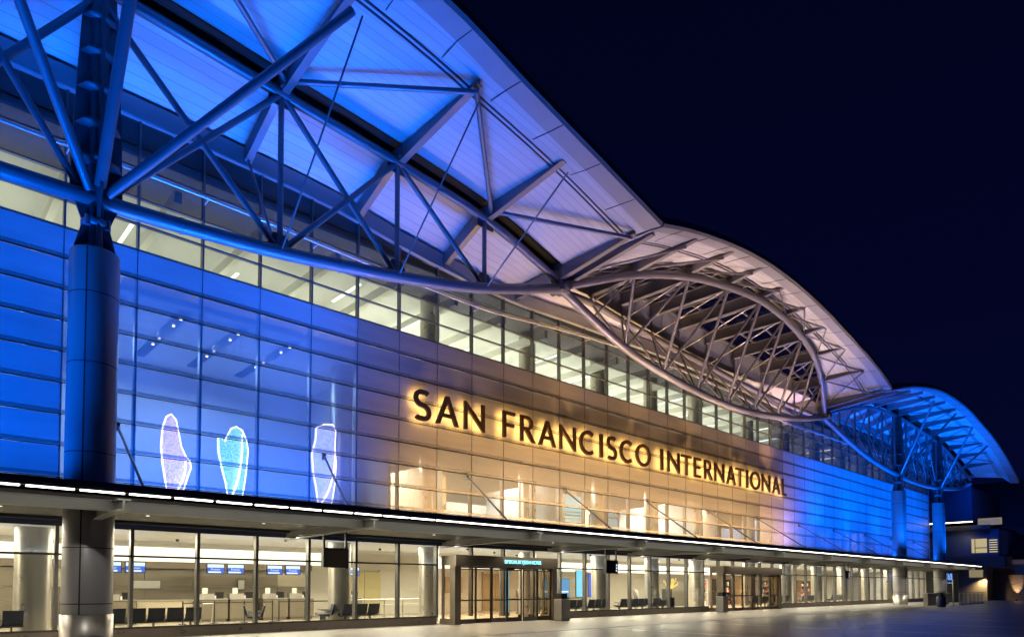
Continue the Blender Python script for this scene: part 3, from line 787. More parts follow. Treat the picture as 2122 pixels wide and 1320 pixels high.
while u < 16.4:
    w = min((2.1, 2.9, 1.3)[i % 3], 16.6-u)
    for z0, z1 in ((.05, 1.0), (1.02, 1.62), (1.64, 2.42)): 
        mb.mi = 2 if (i % 5 == 2 and z0 > 1.5) else 0; mb.box(u+.008, 33.9, z0, u+w-.008, 33.985, z1)
    u += w; i += 1
mb.mi = 1; mb.box(U0, 33.7, 2.47, 16.9, 33.98, 2.78)
part(mb, "counter_back_wall", [mat("taupe_metal_panel", (.27, .235, .18), .32, .4, noise=.10, nscale=1.2, stretch=(.3, 1, 4)), M['paneld'], mat("cream_panel", (.6, .54, .42), .4)])
for i in range(6):
    area("wall_wash", (-8+4.4*i, 33.2, 2.9), (0, .45, -1), 4.2, .2, 13, (1, .84, .58), 150)
# lobby ceiling fittings
mb = MB()
for i in range(30):
    u = -7+3.1*i; mb.lathe((u, 25.4+(i % 3)*1.5, 3.5), [(.001, -.10), (.05, -.09), (.07, -.04), (.07, 0)], 10)
part(mb, "ceiling_fittings", M['black'])
# fluorescent battens below the hall roof
for i in range(17):
    mb = MB(); u = 2+4.2*i; mb.box(u-.06, 25+(i % 3)*1.3, 14.52, u+.06, 27.4+(i % 3)*1.3, 14.58)
    part(mb, "roof_batten_light", glow("batten_white", (1, 1, .9), 2.0))
# upper hall
mb = MB(); mb.mi = 0
mb.box(U0, 37.8, 4.2, U1, 38, 17.5)
mb.mi = 1; mb.box(U0, D+.3, 11.05, 15.4, 33, 11.25)                  # mezzanine slab ceiling at the left
mb.box(15.25, D+.3, 4.2, 15.4, 31, 11.05)
mb.box(U0, 31.0, 4.2, 15.25, 31.15, 11.05)
mb.mi = 2
for i in range(34):
    u = -8+3*i; mb.box(u-.12, D+.5, 14.6, u+.12, 37.8, 15.0)
mb.mi = 1; mb.box(U0, D+.25, 15.5, U1, 37.9, 15.6)
part(mb, "upper_hall", [M['wallw'], M['ceil'], M['white']])
# end wall at the far right, and left end
mb = MB(); mb.box(U1, D-.05, 0, U1+.3, 45, 15.9); mb.box(U0-.3, D-.05, 0, U0, 45, 16.6); mb.box(U0, 44.8, 0, U1, 45, 17)
part(mb, "end_wall", M['fascia'])
# rooms seen through the lower translucent rows
mb = MB(); rnd = random.Random(3)
u = 15.6
i = 0
while u < 86:
    w = rnd.choice([2.2, 3.4, 4.2, 5.0]); dp = rnd.choice([27.5, 29, 31])
    mb.mi = i % 3
    mb.box(u, dp, 4.2, u+w, dp+.15, rnd.choice([6.6, 7.2, 8.2])); i += 1
    if rnd.random() < .6: mb.box(u+w-.2, D+1.2, 4.2, u+w, dp, 7.4)
    u += w+rnd.choice([0.3, .9])
part(mb, "upper_partition", [mat("cream_partition", (.68, .63, .52), .6), mat("tan_partition", (.42, .34, .25), .6), mat("grey_partition", (.36, .38, .4), .6)])
ICOL = [(3.5, .5), (14.3, .47), (19.0, .47), (25.6, .47), (31.7, .47), (37.2, .47), (42.6, .47), (50.5, .47), (57, .47), (63.4, .47), (69.5, .47), (75.6, .47), (83, .47), (-3, .5)]
for u, r in ICOL:
    mb = MB(); mb.cyl(u, 26, .02, 3.5, r, 32); mb.cyl(u, 26, 4.2, 11.0 if u < 15 else 15.5, r, 28)
    part(mb, "interior_column", mat("interior_column_metal", (.48, .45, .40), .3, .6, noise=.06))
# ceiling light tracks on the left mezzanine ceiling
for u in (5.4, 7.4, 9.4, 11.4):
    mb = MB(); mb.mi = 0; mb.box(u-.17, 24.3, 10.98, u+.17, 30, 11.045); mb.mi = 1
    for v in (24.8, 25.6, 27.3, 28.1): mb.cyl(u, v, 10.94, 10.985, .05, 10)
    part(mb, "track_light", [M['black'], glow("track_spot", (.9, .95, 1), 5)])

# interior lamps
for u in (-6, 3, 12, 21, 30, 39, 48, 57, 66, 75, 84):
    area("hall_ceiling_light", (u, 27.5, 3.44), (0, -.1, -1), 7.5, 2.2, 1400, NEUT)
    area("hall_uplight", (u, 25.6, 2.7), (0, .15, 1), 7.5, .8, 22, (.65, .78, 1.0))
for u in (-3, 4, 9):
    area("mezzanine_light", (u, 27.6, 10.9), (0, -.2, -1), 6, 3, 560, (.36, .62, 1.0))
for u in (19, 28, 37, 46):
    area("upper_hall_light", (u, 28.7, 7.9), (0, -.1, -1), 6, 1.6, 1100, (1, .88, .68))
for u in (56, 66, 76):
    area("upper_hall_light", (u, 27.5, 7.5), (0, .1, -1), 8, 1.6, 250, (.8, .85, 1.0))
for u in (-6, 3, 12, 21, 30, 39, 48, 57, 66, 75, 84):
    area("clerestory_light", (u, 29.5, 11.9), (0, -.1, 1), 8, 3, 210 if u < 15 else 420 if u < 55 else 60, GRN)
for i in range(9):
    area("canopy_downlight", (-6+10.1*i, 22.3, 3.32), (0, -.35, -1), 8, .3, 175, (1, .88, .70), 150)
spot("column_spot", (CL-.9, 17.9, 3.3), (.38, 1.6, -1.15), 50, (1, .95, .85), 40, .1, .03)
for u in (68.6, 81.4): spot("column_spot", (u-.4, 18.1, 3.3), (.2, 1.5, -1.6), 80, (1, .95, .85), 44, .15, .03)

# ==================================================================== SIGN LETTERS
SG = thing("illuminated_wall_sign", (34, D-.3, 8.68), "large bronze halo lit letters reading SAN FRANCISCO INTERNATIONAL on the wall", "sign")
def arcp(cx_, cy_, rx, ry, a0, a1, n=28): return [(cx_+rx*math.cos(R(a0+(a1-a0)*i/n)), cy_+ry*math.sin(R(a0+(a1-a0)*i/n))) for i in range(n+1)]
def ribbon(path, t):
    out = []; inn = []
    for i, p_ in enumerate(path):
        a = path[max(0, i-1)]; b_ = path[min(len(path)-1, i+1)]; dx, dy = b_[0]-a[0], b_[1]-a[1]; l = math.hypot(dx, dy) or 1
        nx, ny = -dy/l*t/2, dx/l*t/2; out.append((p_[0]+nx, p_[1]+ny)); inn.append((p_[0]-nx, p_[1]-ny))
    return out+inn[::-1]
t = .155
def glyph(c, w):
    if c == 'I': return [[(0, 0), (w, 0), (w, 1), (0, 1)]]
    if c == 'L': return [[(0, 0), (w, 0), (w, t*.8), (t, t*.8), (t, 1), (0, 1)]]
    if c == 'T': return [[(w/2-t/2, 0), (w/2+t/2, 0), (w/2+t/2, 1-t*.8), (w, 1-t*.8), (w, 1), (0, 1), (0, 1-t*.8), (w/2-t/2, 1-t*.8)]]
    if c == 'E': return [[(0, 0), (w, 0), (w, t*.8), (t, t*.8), (t, .45), (w*.92, .45), (w*.92, .45+t*.8), (t, .45+t*.8), (t, 1-t*.8), (w, 1-t*.8), (w, 1), (0, 1)]]
    if c == 'F': return [[(0, 0), (t, 0), (t, .42), (w*.92, .42), (w*.92, .42+t*.8), (t, .42+t*.8), (t, 1-t*.8), (w, 1-t*.8), (w, 1), (0, 1)]]
    if c == 'N': return [[(0, 0), (t*.9, 0), (t*.9, .74), (w-t*.55, 0), (w, 0), (w, 1), (w-t*.9, 1), (w-t*.9, .30), (t*.55, 1), (0, 1)]]
    if c == 'A':
        h1, h2 = .26, .26+t*.8; m_ = w/2; k = t*.62
        def li(y): return y*(m_-k*.55)     # left outer edge at height y
        def ii(y): return li(y)+t*1.08
        top = .86
        return [[(0, 0), (t*1.08, 0), (ii(h1), h1), (w-ii(h1), h1), (w-t*1.08, 0), (w, 0), (m_+k*.75, 1), (m_-k*.75, 1)],
                [(ii(h2), h2), (m_, top-.08), (w-ii(h2), h2)]]
    if c == 'O': return [arcp(w/2, .5, w/2, .52, 0, 354, 44), arcp(w/2, .5, w/2-t, .52-t*.95, 0, 354, 44)]
    if c == 'C': return [ribbon(arcp(w*.56, .5, w*.56-t/2, .52-t/2, 52, 308, 40), t)]
    if c == 'R':
        bw = w*.80
        return [[(0, 0), (t, 0), (t, .42), (t*1.6, .42), (w-t*1.25, 0), (w, 0), (bw*.72, .46)]+arcp(bw*.55, .725, bw*.45, .275, -55, 90, 18)+[(0, 1)],
                [(t, .55)]+arcp(bw*.52, .712, bw*.48-t*.92, .163, -88, 88, 14)+[(t, .875)]]
    if c == 'S':
        p_ = arcp(w*.52, .735, w*.40, .235-t*0+.0, 42, 250, 26)+arcp(w*.47, .265, w*.42, .237, 70, -140, 28)
        return [ribbon([(x, min(1.02-t/2, max(-.02+t/2, y))) for x, y in p_], t*1.02)]
LET = [('S',16.10,16.98),('A',17.24,18.50),('N',18.82,20.03),('F',21.17,21.96),('R',22.32,23.35),('A',23.58,24.82),('N',25.12,26.36),('C',26.68,27.91),('I',28.35,28.58),('S',28.97,29.82),('C',30.12,31.33),('O',31.62,33.05),
       ('I',34.12,34.35),('N',34.85,36.14),('T',36.37,37.5),('E',37.83,38.62),('R',39.06,40.1),('N',40.36,41.6),('A',41.92,43.16),('T',43.2,44.36),('I',44.72,44.95),('O',45.28,46.76),('N',47.06,48.35),('A',48.72,49.98),('L',50.35,51.05)]
ZB, CAPH = 8.68, 1.27
for c, a, b_ in LET:
    w = (b_-a)/CAPH
    cu = bpy.data.curves.new("g", 'CURVE'); cu.dimensions = '2D'; cu.fill_mode = 'BOTH'; cu.extrude = .055
    for ol in glyph(c, w):
        sp = cu.splines.new('POLY'); sp.points.add(len(ol)-1); sp.use_cyclic_u = True
        for q, (x, y) in zip(sp.points, ol): q.co = (x*CAPH, y*CAPH, 0, 1)
    tmp = bpy.data.objects.new("tmp", cu); COL.objects.link(tmp); bpy.context.view_layer.update()
    me = bpy.data.meshes.new_from_object(tmp.evaluated_get(bpy.context.evaluated_depsgraph_get())); bpy.data.objects.remove(tmp)
    # letter plane: curve x -> world u, curve y -> world z, curve z -> towards the viewer (-v)
    me.transform(Matrix(((1, 0, 0, a-34), (0, 0, -1, -0.03), (0, 1, 0, 0), (0, 0, 0, 1))))
    me.materials.clear(); me.materials.append(M['bronze']); me.materials.append(M['halo'])
    for pl in me.polygons: pl.material_index = 1 if pl.normal.y > .9 else 0
    me.name = "letter"; lo = bpy.data.objects.new("letter", me); COL.objects.link(lo); lo.parent = SG

exec_rest = True
# ==================================================================== GROUND
def paving_mat():
    M_ = bpy.data.materials.new("road_surface"); M_.use_nodes = True; N = M_.node_tree.nodes; L = M_.node_tree.links
    b = N["Principled BSDF"]; g = N.new("ShaderNodeNewGeometry")
    n = N.new("ShaderNodeTexNoise"); n.inputs["Scale"].default_value = 30; n.inputs["Detail"].default_value = 8
    n2 = N.new("ShaderNodeTexNoise"); n2.inputs["Scale"].default_value = .25; n2.inputs["Detail"].default_value = 6
    mp = N.new("ShaderNodeMapping"); mp.inputs["Scale"].default_value = (1.0, .16, 1); L.new(g.outputs["Position"], mp.inputs[0]); L.new(mp.outputs[0], n2.inputs[0])
    L.new(g.outputs["Position"], n.inputs[0])
    cr = N.new("ShaderNodeValToRGB"); cr.color_ramp.elements[0].color = (.026, .028, .045, 1); cr.color_ramp.elements[1].color = (.062, .064, .088, 1)
    cr.color_ramp.elements[0].position = .3; cr.color_ramp.elements[1].position = .7
    mx = N.new("ShaderNodeMath"); mx.operation = 'MULTIPLY_ADD'; L.new(n.outputs["Fac"], mx.inputs[0]); mx.inputs[1].default_value = .35
    m2 = N.new("ShaderNodeMath"); m2.operation = 'MULTIPLY'; L.new(n2.outputs["Fac"], m2.inputs[0]); m2.inputs[1].default_value = .65; L.new(m2.outputs[0], mx.inputs[2])
    L.new(mx.outputs[0], cr.inputs[0]); L.new(cr.outputs[0], b.inputs["Base Color"])
    mr = N.new("ShaderNodeMapRange"); mr.inputs[3].default_value = .27; mr.inputs[4].default_value = .42; L.new(n2.outputs["Fac"], mr.inputs[0]); L.new(mr.outputs[0], b.inputs["Roughness"])
    bp = N.new("ShaderNodeBump"); bp.inputs["Strength"].default_value = .25; bp.inputs["Distance"].default_value = .01; L.new(n.outputs["Fac"], bp.inputs["Height"]); L.new(bp.outputs[0], b.inputs["Normal"])
    return M_
mb = MB(); mb.box(-400, -400, -.3, 600, 17.0, -.004)
mb.box(-400, 17.0, -.3, 600, 400, -.03)
tag(mb.build("road", paving_mat()), kind="structure")
mb = MB(); mb.box(-30, 17.02, -.25, 92, D-.12, 0.0); mb.mi = 1; mb.box(-30, 16.86, -.25, 92, 17.02, .004)
conc = mat("pavement_concrete", (.30, .285, .25), .42, noise=.22, nscale=1.2, stretch=(1, .3, 1))
tag(mb.build("pavement", [conc, mat("kerb_stone", (.42, .41, .38), .5, noise=.15)]), kind="structure")
mb = MB()
for i in range(14): 
    u = 8+6.2*i; mb.box(u, -40, -.0035, u+.42, 16.84, .0006)
tag(mb.build("road_joints", mat("pale_joint_filler", (.24, .24, .28), .3)), kind="structure")
mb = MB()
mb.box(-400, -400, -.5, 600, 400, -.35)
tag(mb.build("ground", mat("ground_soil", (.05, .05, .05), .9)), kind="structure")
# polished studs set in the joints
stud = MB(); stud.lathe((0, 0, 0), [(.06, .0), (.05, .02), (.001, .026)], 12)
st0 = stud.build("road_stud", M['inox']); tag(st0, "small round steel road stud nearest to the entrance kerb", "road stud", "steel studs in the road joints")
spots_ = [(20.6, 10.2), (26.8, 9.4), (26.8, 12.2), (33.0, 12.6), (33.0, 8.6), (39.2, 13.0)]
labs = ["steel road stud in the pale joint nearest the camera", "steel road stud in the second joint, nearer the camera", "steel road stud in the second joint, nearer the kerb", "steel road stud in the third joint, nearer the kerb", "steel road stud in the third joint, nearer the camera", "steel road stud in the fourth joint"]
for i, (u, v) in enumerate(spots_):
    o = st0 if i == 0 else st0.copy()
    if i: COL.objects.link(o)
    o.location = (u+.05, v, 0.001); o['label'] = labs[i]

# ==================================================================== THINGS INSIDE AND OUTSIDE
def seat_bench(name, u, v, n, rz, label, z0=.02):
    b = thing(name, (u, v, z0), label, "airport seating", "rows of dark seats inside the terminal", rz)
    mb = MB(); L_ = n*.6
    mb.box(0, .18, .36, L_, .24, .42); mb.box(0, .02, .36, L_, .06, .40)
    for x in (.3, L_/2, L_-.3): mb.box(x-.03, -.1, 0, x+.03, .45, .03); mb.box(x-.025, .15, .03, x+.025, .27, .36)
    mb.build("beam_frame", M['mull'], b)
    for i in range(n):
        x = i*.6
        mb = MB(); mb.box(x+.04, -.02, .425, x+.56, .44, .49); mb.build("seat", M['seat'], b)
        mb = MB(); mb.hexa([(x+.04, -.10, .46), (x+.56, -.10, .46), (x+.56, -.035, .46), (x+.04, -.035, .46)], [(x+.04, -.20, .88), (x+.56, -.20, .88), (x+.56, -.15, .88), (x+.04, -.15, .88)])
        mb.build("backrest", M['seat'], b)
    for i in range(n+1):
        x = i*.6
        mb = MB(); mb.box(x-.02, -.03, .42, x+.02, .02, .62); mb.box(x-.025, -.06, .62, x+.025, .34, .65); mb.build("armrest", M['inox'], b)
    return b
seat_bench("waiting_bench", 5.35, 25.1, 5, 0, "row of five dark seats backing onto the glass just right of the big column")
seat_bench("waiting_bench", 0.2, 25.1, 5, 0, "row of dark seats at the far left edge behind the big column")
seat_bench("waiting_bench", 10.4, 24.9, 3, R(68), "short row of dark seats turned sideways, left of the hanging screen")
seat_bench("waiting_bench", 10.9, 27.2, 3, R(-112), "short row of dark seats back to back with the sideways row")
seat_bench("waiting_bench", 13.3, 24.9, 3, R(68), "sideways row of dark seats below the small hanging screen")
seat_bench("waiting_bench", 14.0, 25.3, 3, 0, "row of three dark seats right of the interior column")
for i, (u, n) in enumerate([(26.2, 5), (29.6, 3), (32.6, 5), (36.0, 3), (49.2, 5), (52.6, 5), (58.2, 5), (64.4, 5)]):
    seat_bench("waiting_bench", u, 25.2, n, 0, ["five seat row just right of the nearer entrance", "three seat row in front of the teal display", "five seat row left of the blue wall screens", "three seat row left of the farther entrance", "five seat row just right of the farther entrance", "second seat row right of the farther entrance", "third seat row right of the farther entrance", "farthest seat row, before the far column pair"][i])

def counter(u, label, w=1.25):
    c = thing("checkin_counter", (u, 31.5, .02), label, "counter", "check in counters inside the terminal")
    mb = MB(); mb.box(0, 0, .12, w, .7, 1.02); mb.box(.05, .05, 0, w-.05, .65, .12); mb.build("desk_body", mat("counter_front", (.17, .145, .105), .4, .2, noise=.06), c)
    mb = MB(); mb.box(-.03, -.05, 1.02, w+.03, .45, 1.06); mb.box(-.03, .0, 1.06, w*.5, .3, 1.28); mb.build("counter_top", M['inox'], c)
    mb = MB(); mb.box(w*.6, .2, 1.06, w*.9, .24, 1.36); mb.box(w*.7, .2, 1.0, w*.8, .3, 1.06); mb.build("computer_screen", M['black'], c)
    mb = MB(); mb.box(.12, .05, 1.285, .36, .08, 1.55); mb.box(w*.52, .02, 1.06, w*.58, .2, 1.2); mb.build("notice_card", M['white'], c)
    return c
for u, l in ((5.2, "beige check in counter partly hidden by the big column"), (6.6, "beige check in counter under the first blue screens"), (10.4, "beige check in counter under the left screen of the second pair"), (11.75, "beige check in counter under the right screen of the second pair"),
             (13.3, "beige check in counter under the left screen of the third pair"), (14.65, "beige check in counter under the right screen of the third pair"), (17.4, "last beige check in counter before the nearer entrance")):
    counter(u, l)
# low baggage desk between the counters
mb = MB(); mb.box(7.95, 31.8, .02, 10.2, 32.4, 1.0); mb.mi = 1; mb.box(7.93, 31.75, 1.0, 10.25, 32.42, 1.05)
tag(mb.build("baggage_desk", [mat("cream_desk", (.42, .36, .25), .4), M['inox']]), "low cream desk between two groups of check in counters", "desk")

def monitor(u, label, w=.78):
    c = thing("flight_monitor", (u, 31.3, 2.20), label, "screen", "blue screens over the check in counters")
    mb = MB(); mb.box(0, 0, 0, w, .07, .47); mb.box(w/2-.03, .07, .2, w/2+.03, .9, .26); mb.build("casing", M['black'], c)
    mb = MB(); mb.mi = 0; mb.box(.03, -.006, .14, w-.03, -.001, .29); mb.mi = 1; mb.box(.03, -.006, .29, w-.03, -.001, .44)
    mb.mi = 0; mb.box(.03, -.006, .03, w-.03, -.001, .14); mb.mi = 1; mb.box(.06, -.011, .05, w-.16, -.007, .12)
    sc_ = mb.build("display", [M['screenblue'], M['screenwhite']], c)
    cu = bpy.data.curves.new("t", 'FONT'); cu.body = "Premier"; cu.size = .13
    tmp = bpy.data.objects.new("tmp", cu); COL.objects.link(tmp); bpy.context.view_layer.update()
    me = bpy.data.meshes.new_from_object(tmp.evaluated_get(bpy.context.evaluated_depsgraph_get())); bpy.data.objects.remove(tmp)
    me.transform(Matrix(((1, 0, 0, .17), (0, 0, -1, -.012), (0, 1, 0, .17), (0, 0, 0, 1)))); me.materials.clear(); me.materials.append(M['screenwhite'])
    t_ = bpy.data.objects.new("display_text", me); COL.objects.link(t_); t_.parent = sc_
for u, l in ((6.45, "blue screen half hidden by the big column"), (7.35, "blue screen just right of the big column"), (10.62, "left screen of the second pair of blue screens"), (11.52, "right screen of the second pair of blue screens"),
             (13.38, "left screen of the third pair of blue screens"), (14.30, "right screen of the third pair of blue screens"), (17.6, "single blue screen left of the nearer entrance")):
    monitor(u, l)

# queue barrier left of the first entrance
q = thing("queue_rail", (15.4, 27.5, .02), "low steel queue rail left of the nearer entrance", "railing")
mb = MB(); mb.tube([(0, 0, 1.0), (4.2, 0, 1.0)], .03, 8); mb.tube([(0, 0, .75), (4.2, 0, .75)], .02, 8); mb.build("handrail", M['inox'], q)
for x in (0, 1.05, 2.1, 3.15, 4.2): mb = MB(); mb.cyl(x, 0, 0, 1.0, .03, 8); mb.cyl(x, 0, 0, .03, .12, 10); mb.build("post", M['inox'], q)
# door in rear wall, cream lift doors
for u, l, mt_ in ((19.2, "tall cream double door in the rear wall left of the nearer entrance", (.5, .43, .22)), (29.3, "tan door in the rear wall right of the nearer entrance", (.4, .3, .18))):
    mb = MB(); mb.box(u, 33.86, .02, u+1.0, 33.93, 2.5); mb.box(u+1.02, 33.86, .02, u+2.0, 33.93, 2.5); mb.box(u-.1, 33.88, .02, u-.001, 33.98, 2.6); mb.box(u+2.001, 33.88, .02, u+2.1, 33.98, 2.6)
    tag(mb.build("interior_door", mat("door_%d" % u, mt_, .5, noise=.05)), l, "door")

def hanging_screen(u, label, back):
    h = thing("hanging_sign_screen", (u, 20.45, 2.26), label, "hanging sign", "sign screens hanging under the canopy")
    w = .92
    mb = MB(); mb.box(0, 0, 0, w, .16, .66); mb.build("casing", M['mull'], h)
    mb = MB(); mb.box(.06, -.012, .06, w-.06, -.002, .60); mb.build("screen_face", back, h)
    for x in (.02, w-.09): mb = MB(); mb.box(x, .05, .66, x+.07, .11, 1.37); mb.build("hanger", M['mull'], h)
    if back is not M['paneld']:
        mb = MB(); mb.box(w-.17, -.02, .38, w-.1, -.013, .46); mb.box(w-.17, -.02, .24, w-.1, -.013, .32); mb.box(w-.19, -.02, .12, w-.1, -.013, .18); mb.build("pictogram", M['screenwhite'], h)
hanging_screen(10.65, "brown faced sign box hanging under the canopy left of the nearer entrance", M['paneld'])
hanging_screen(25.5, "black sign screen with white symbols hanging right of the nearer entrance", M['black'])
hanging_screen(55.3, "far black sign screen hanging before the far columns", M['black'])

def kerb_bin(u, v, w, h, label, dark):
    b = thing("litter_bin", (u, v, 0), label, "bin", "square bins beside the entrances")
    mb = MB(); mb.box(0, 0, .04, w, w*.8, h); mb.box(.03, .03, 0, w-.03, w*.8-.03, .04); mb.build("bin_body", mat("bin_grey", (.30, .29, .27), .4, .3, noise=.1), b)
    mb = MB(); mb.box(-.01, -.01, h+.001, w+.01, w*.8+.01, h+.04); mb.build("bin_lid", M['beam'], b)
    mb = MB(); mb.box(w*.15, .1, h+.041, w*.85, w*.7, h+.30); mb.build("ashtray_box", M['black'], b)
kerb_bin(23.55, 21.6, .62, 1.0, "grey square bin with black top right of the nearer entrance", True)
kerb_bin(38.9, 21.8, .62, .98, "grey square bin left of the farther entrance", True)

# glowing sculptures behind the upper glass
def sculpture(outline, u, z, v, body, rim, estr, label, bend):
    s_ = thing("light_sculpture", (u, v, z), label, "light sculpture", "glowing sculptures behind the left upper glass")
    n = len(outline); mb = MB()
    cx_ = sum(p[0] for p in outline)/n; cy_ = sum(p[1] for p in outline)/n
    rings = []
    for k_ in (1.0, .7, .4, .05):
        rings.append([(cx_+(x-cx_)*k_, -bend*(1-k_*k_)+bend*.3*math.sin(3*x), cy_+(y-cy_)*k_) for x, y in outline])
    vs = [p for r_ in rings for p in r_]
    fs = [(i*n+j, i*n+(j+1) % n, (i+1)*n+(j+1) % n, (i+1)*n+j) for i in range(3) for j in range(n)]
    vs2 = [(x, .12-y*1, z_) for x, y, z_ in vs]
    mb.add(vs, fs, True); mb.add(vs2, [f[::-1] for f in fs], True)
    o = mb.build("net_body", body, s_)
    mb = MB(); pts = [(x, bend*.3*math.sin(3*x)+.0, y) for x, y in outline]; mb.tube(pts+[pts[0]], .022, 8, caps=False); mb.build("glowing_rim", rim, s_)
    n2 = len(outline)//2; q0, q1, q2 = Vector((outline[1][0]+.12, -.15, outline[1][1]-.6)), Vector((outline[n2+3][0]*.75, -.3, outline[n2+3][1]*.45)), Vector((outline[n2+2][0]-.05, -.1, outline[n2+2][1]-.2))
    mb = MB(); mb.tube([(q0*(1-t_)**2+q1*2*t_*(1-t_)+q2*t_*t_) for t_ in frange(0, 1, 14)], .04, 8, r2=.02); mb.build("glowing_fold", rim, s_)
def net_mat(name, c1, c2, e):
    M_ = bpy.data.materials.new(name); M_.use_nodes = True; N = M_.node_tree.nodes; L = M_.node_tree.links
    b = N["Principled BSDF"]; tcn = N.new("ShaderNodeTexCoord"); vo = N.new("ShaderNodeTexVoronoi"); vo.inputs["Scale"].default_value = 17
    mpn = N.new("ShaderNodeMapping"); mpn.inputs["Scale"].default_value = (1.6, 1, .9); L.new(tcn.outputs["Object"], mpn.inputs[0]); L.new(mpn.outputs[0], vo.inputs["Vector"])
    crn = N.new("ShaderNodeValToRGB"); crn.color_ramp.elements[0].color = (*c1, 1); crn.color_ramp.elements[1].color = (*c2, 1); crn.color_ramp.elements[0].position = .15; crn.color_ramp.elements[1].position = .6
    L.new(vo.outputs["Distance"], crn.inputs[0]); L.new(crn.outputs[0], b.inputs["Emission Color"]); b.inputs["Emission Strength"].default_value = e
    b.inputs["Base Color"].default_value = (.3, .3, .4, 1)
    return M_
o1 = [(.10,0),(.0,.6),(-.12,1.3),(-.18,1.9),(-.14,2.6),(-.02,3.0),(.15,3.12),(.32,2.95),(.42,2.5),(.52,2.0),(.68,1.65),(.82,1.5),(.86,1.25),(.76,.9),(.62,.4),(.5,0)]
o2 = [(.25,0),(.12,.8),(-.05,1.4),(-.18,2.0),(-.2,2.5),(-.05,2.52),(.0,2.2),(.1,2.55),(.3,2.95),(.5,3.05),(.72,2.95),(.88,2.6),(.95,2.2),(.9,1.4),(.8,.6),(.7,0)]
o3 = [(.1,0),(.02,.8),(-.08,1.5),(-.12,2.2),(-.02,2.8),(.0,3.3),(.25,3.5),(.5,3.55),(.58,3.3),(.56,2.6),(.6,2.0),(.58,1.2),(.52,.6),(.45,0)]
rimw = glow("rim_white", (1, .95, .85), 7); rimc = glow("rim_cream", (.9, 1, .9), 7); rimp = glow("rim_pink", (1, .75, .75), 5)
sculpture(o1, 7.35, 4.75, 26, net_mat("net_violet", (.9, .65, 1), (.32, .26, .75), 2.6), rimw, 5, "violet netted glowing sculpture, leftmost of the three behind the glass", .18)
sculpture(o2, 9.35, 4.75, 26, net_mat("net_teal", (.5, 1, .9), (.08, .42, .50), 2.2), rimc, 5, "teal netted glowing sculpture with white rim, middle of the three", .15)
sculpture([(x*1.5, y) for x, y in o3], 12.65, 4.75, 25.0, net_mat("net_blue", (.6, .65, 1), (.25, .3, .8), 2.2), rimp, 5, "thin pink and white outline sculpture, rightmost of the three", .1)

# teal display wall on the upper floor in the centre
t_ = thing("display_wall", (26.4, 27.0, 4.25), "pale teal screen wall with louvres behind the upper glass under the sign", "display")
mb = MB(); mb.box(0, 0, 0, 4.9, .1, 2.9); mb.build("screen_panel", glow("teal_panel", (.30, .66, .72), 1.1), t_)
mb = MB()
for i in range(9): mb.box(1.2, -.25, .25+.2*i, 4.9, -.03, .33+.2*i)
mb.build("louvre_stack", M['white'], t_)
t_ = thing("glass_kiosk", (32.6, 27.5, 4.25), "gabled glass kiosk frame behind the upper glass right of the display wall", "kiosk")
mb = MB()
for a, b_ in (((0,0,0),(0,0,1.9)), ((3,0,0),(3,0,1.9)), ((0,0,1.9),(1.5,0,2.9)), ((1.5,0,2.9),(3,0,1.9)), ((0,0,1.9),(3,0,1.9)), ((1.5,0,0),(1.5,0,2.9)), ((0,0,.9),(3,0,.9)), ((0,0,0),(1.5,0,1.9)), ((3,0,0),(1.5,0,1.9))): mb.tube([a, b_], .04, 6)
mb.build("kiosk_frame", M['mull'], t_)
mb = MB(); mb.add([(0,.03,0),(3,.03,0),(3,.03,1.9),(1.5,.03,2.85),(0,.03,1.9)], [(0,1,2,3,4)]); mb.add([(0,.06,0),(3,.06,0),(3,.06,1.9),(1.5,.06,2.85),(0,.06,1.9)], [(4,3,2,1,0)]); mb.build("kiosk_glass", glow("kiosk_pane", (.45, .62, .62), .6), t_)
# blue wall screens on ground floor
for u, w, h, c_, l in ((32.0, 2.6, 1.3, (.02, .22, .5), "wide deep blue wall screen with water scene"), (35.3, .9, 1.9, (.15, .6, .85), "narrow light cyan wall panel"), (36.6, 2.2, 1.7, (.0, .07, .62), "royal blue wall banner left of the farther entrance")):
    b_ = thing("wall_screen", (u, 31.0, .9), l, "wall screen", "blue panels inside the hall")
    mb = MB(); mb.box(0, 0, 0, w, .06, h); mb.build("screen_frame", M['black'], b_); mb = MB(); mb.box(.03, -.01, .03, w-.03, -.001, h-.03)
    if w > 2.4: mb.mi = 1; mb.box(.1, -.016, .35, w-.1, -.011, .45)
    mb.build("screen_face", [glow("scr_%d" % int(u*10), c_, 1.3), M['screenwhite']], b_)
# cyan lit pillar right of first entrance
b_ = thing("light_box_pillar", (24.9, 27.2, .02), "cyan lit advertising pillar right of the nearer entrance", "light box")
mb = MB(); mb.box(0, 0, 0, .5, .3, 2.9); mb.build("pillar_frame", M['mull'], b_); mb = MB(); mb.box(.04, -.012, .2, .46, -.001, 2.8); mb.build("lit_face", glow("cyan_face", (.2, .62, .9), 1.2), b_)
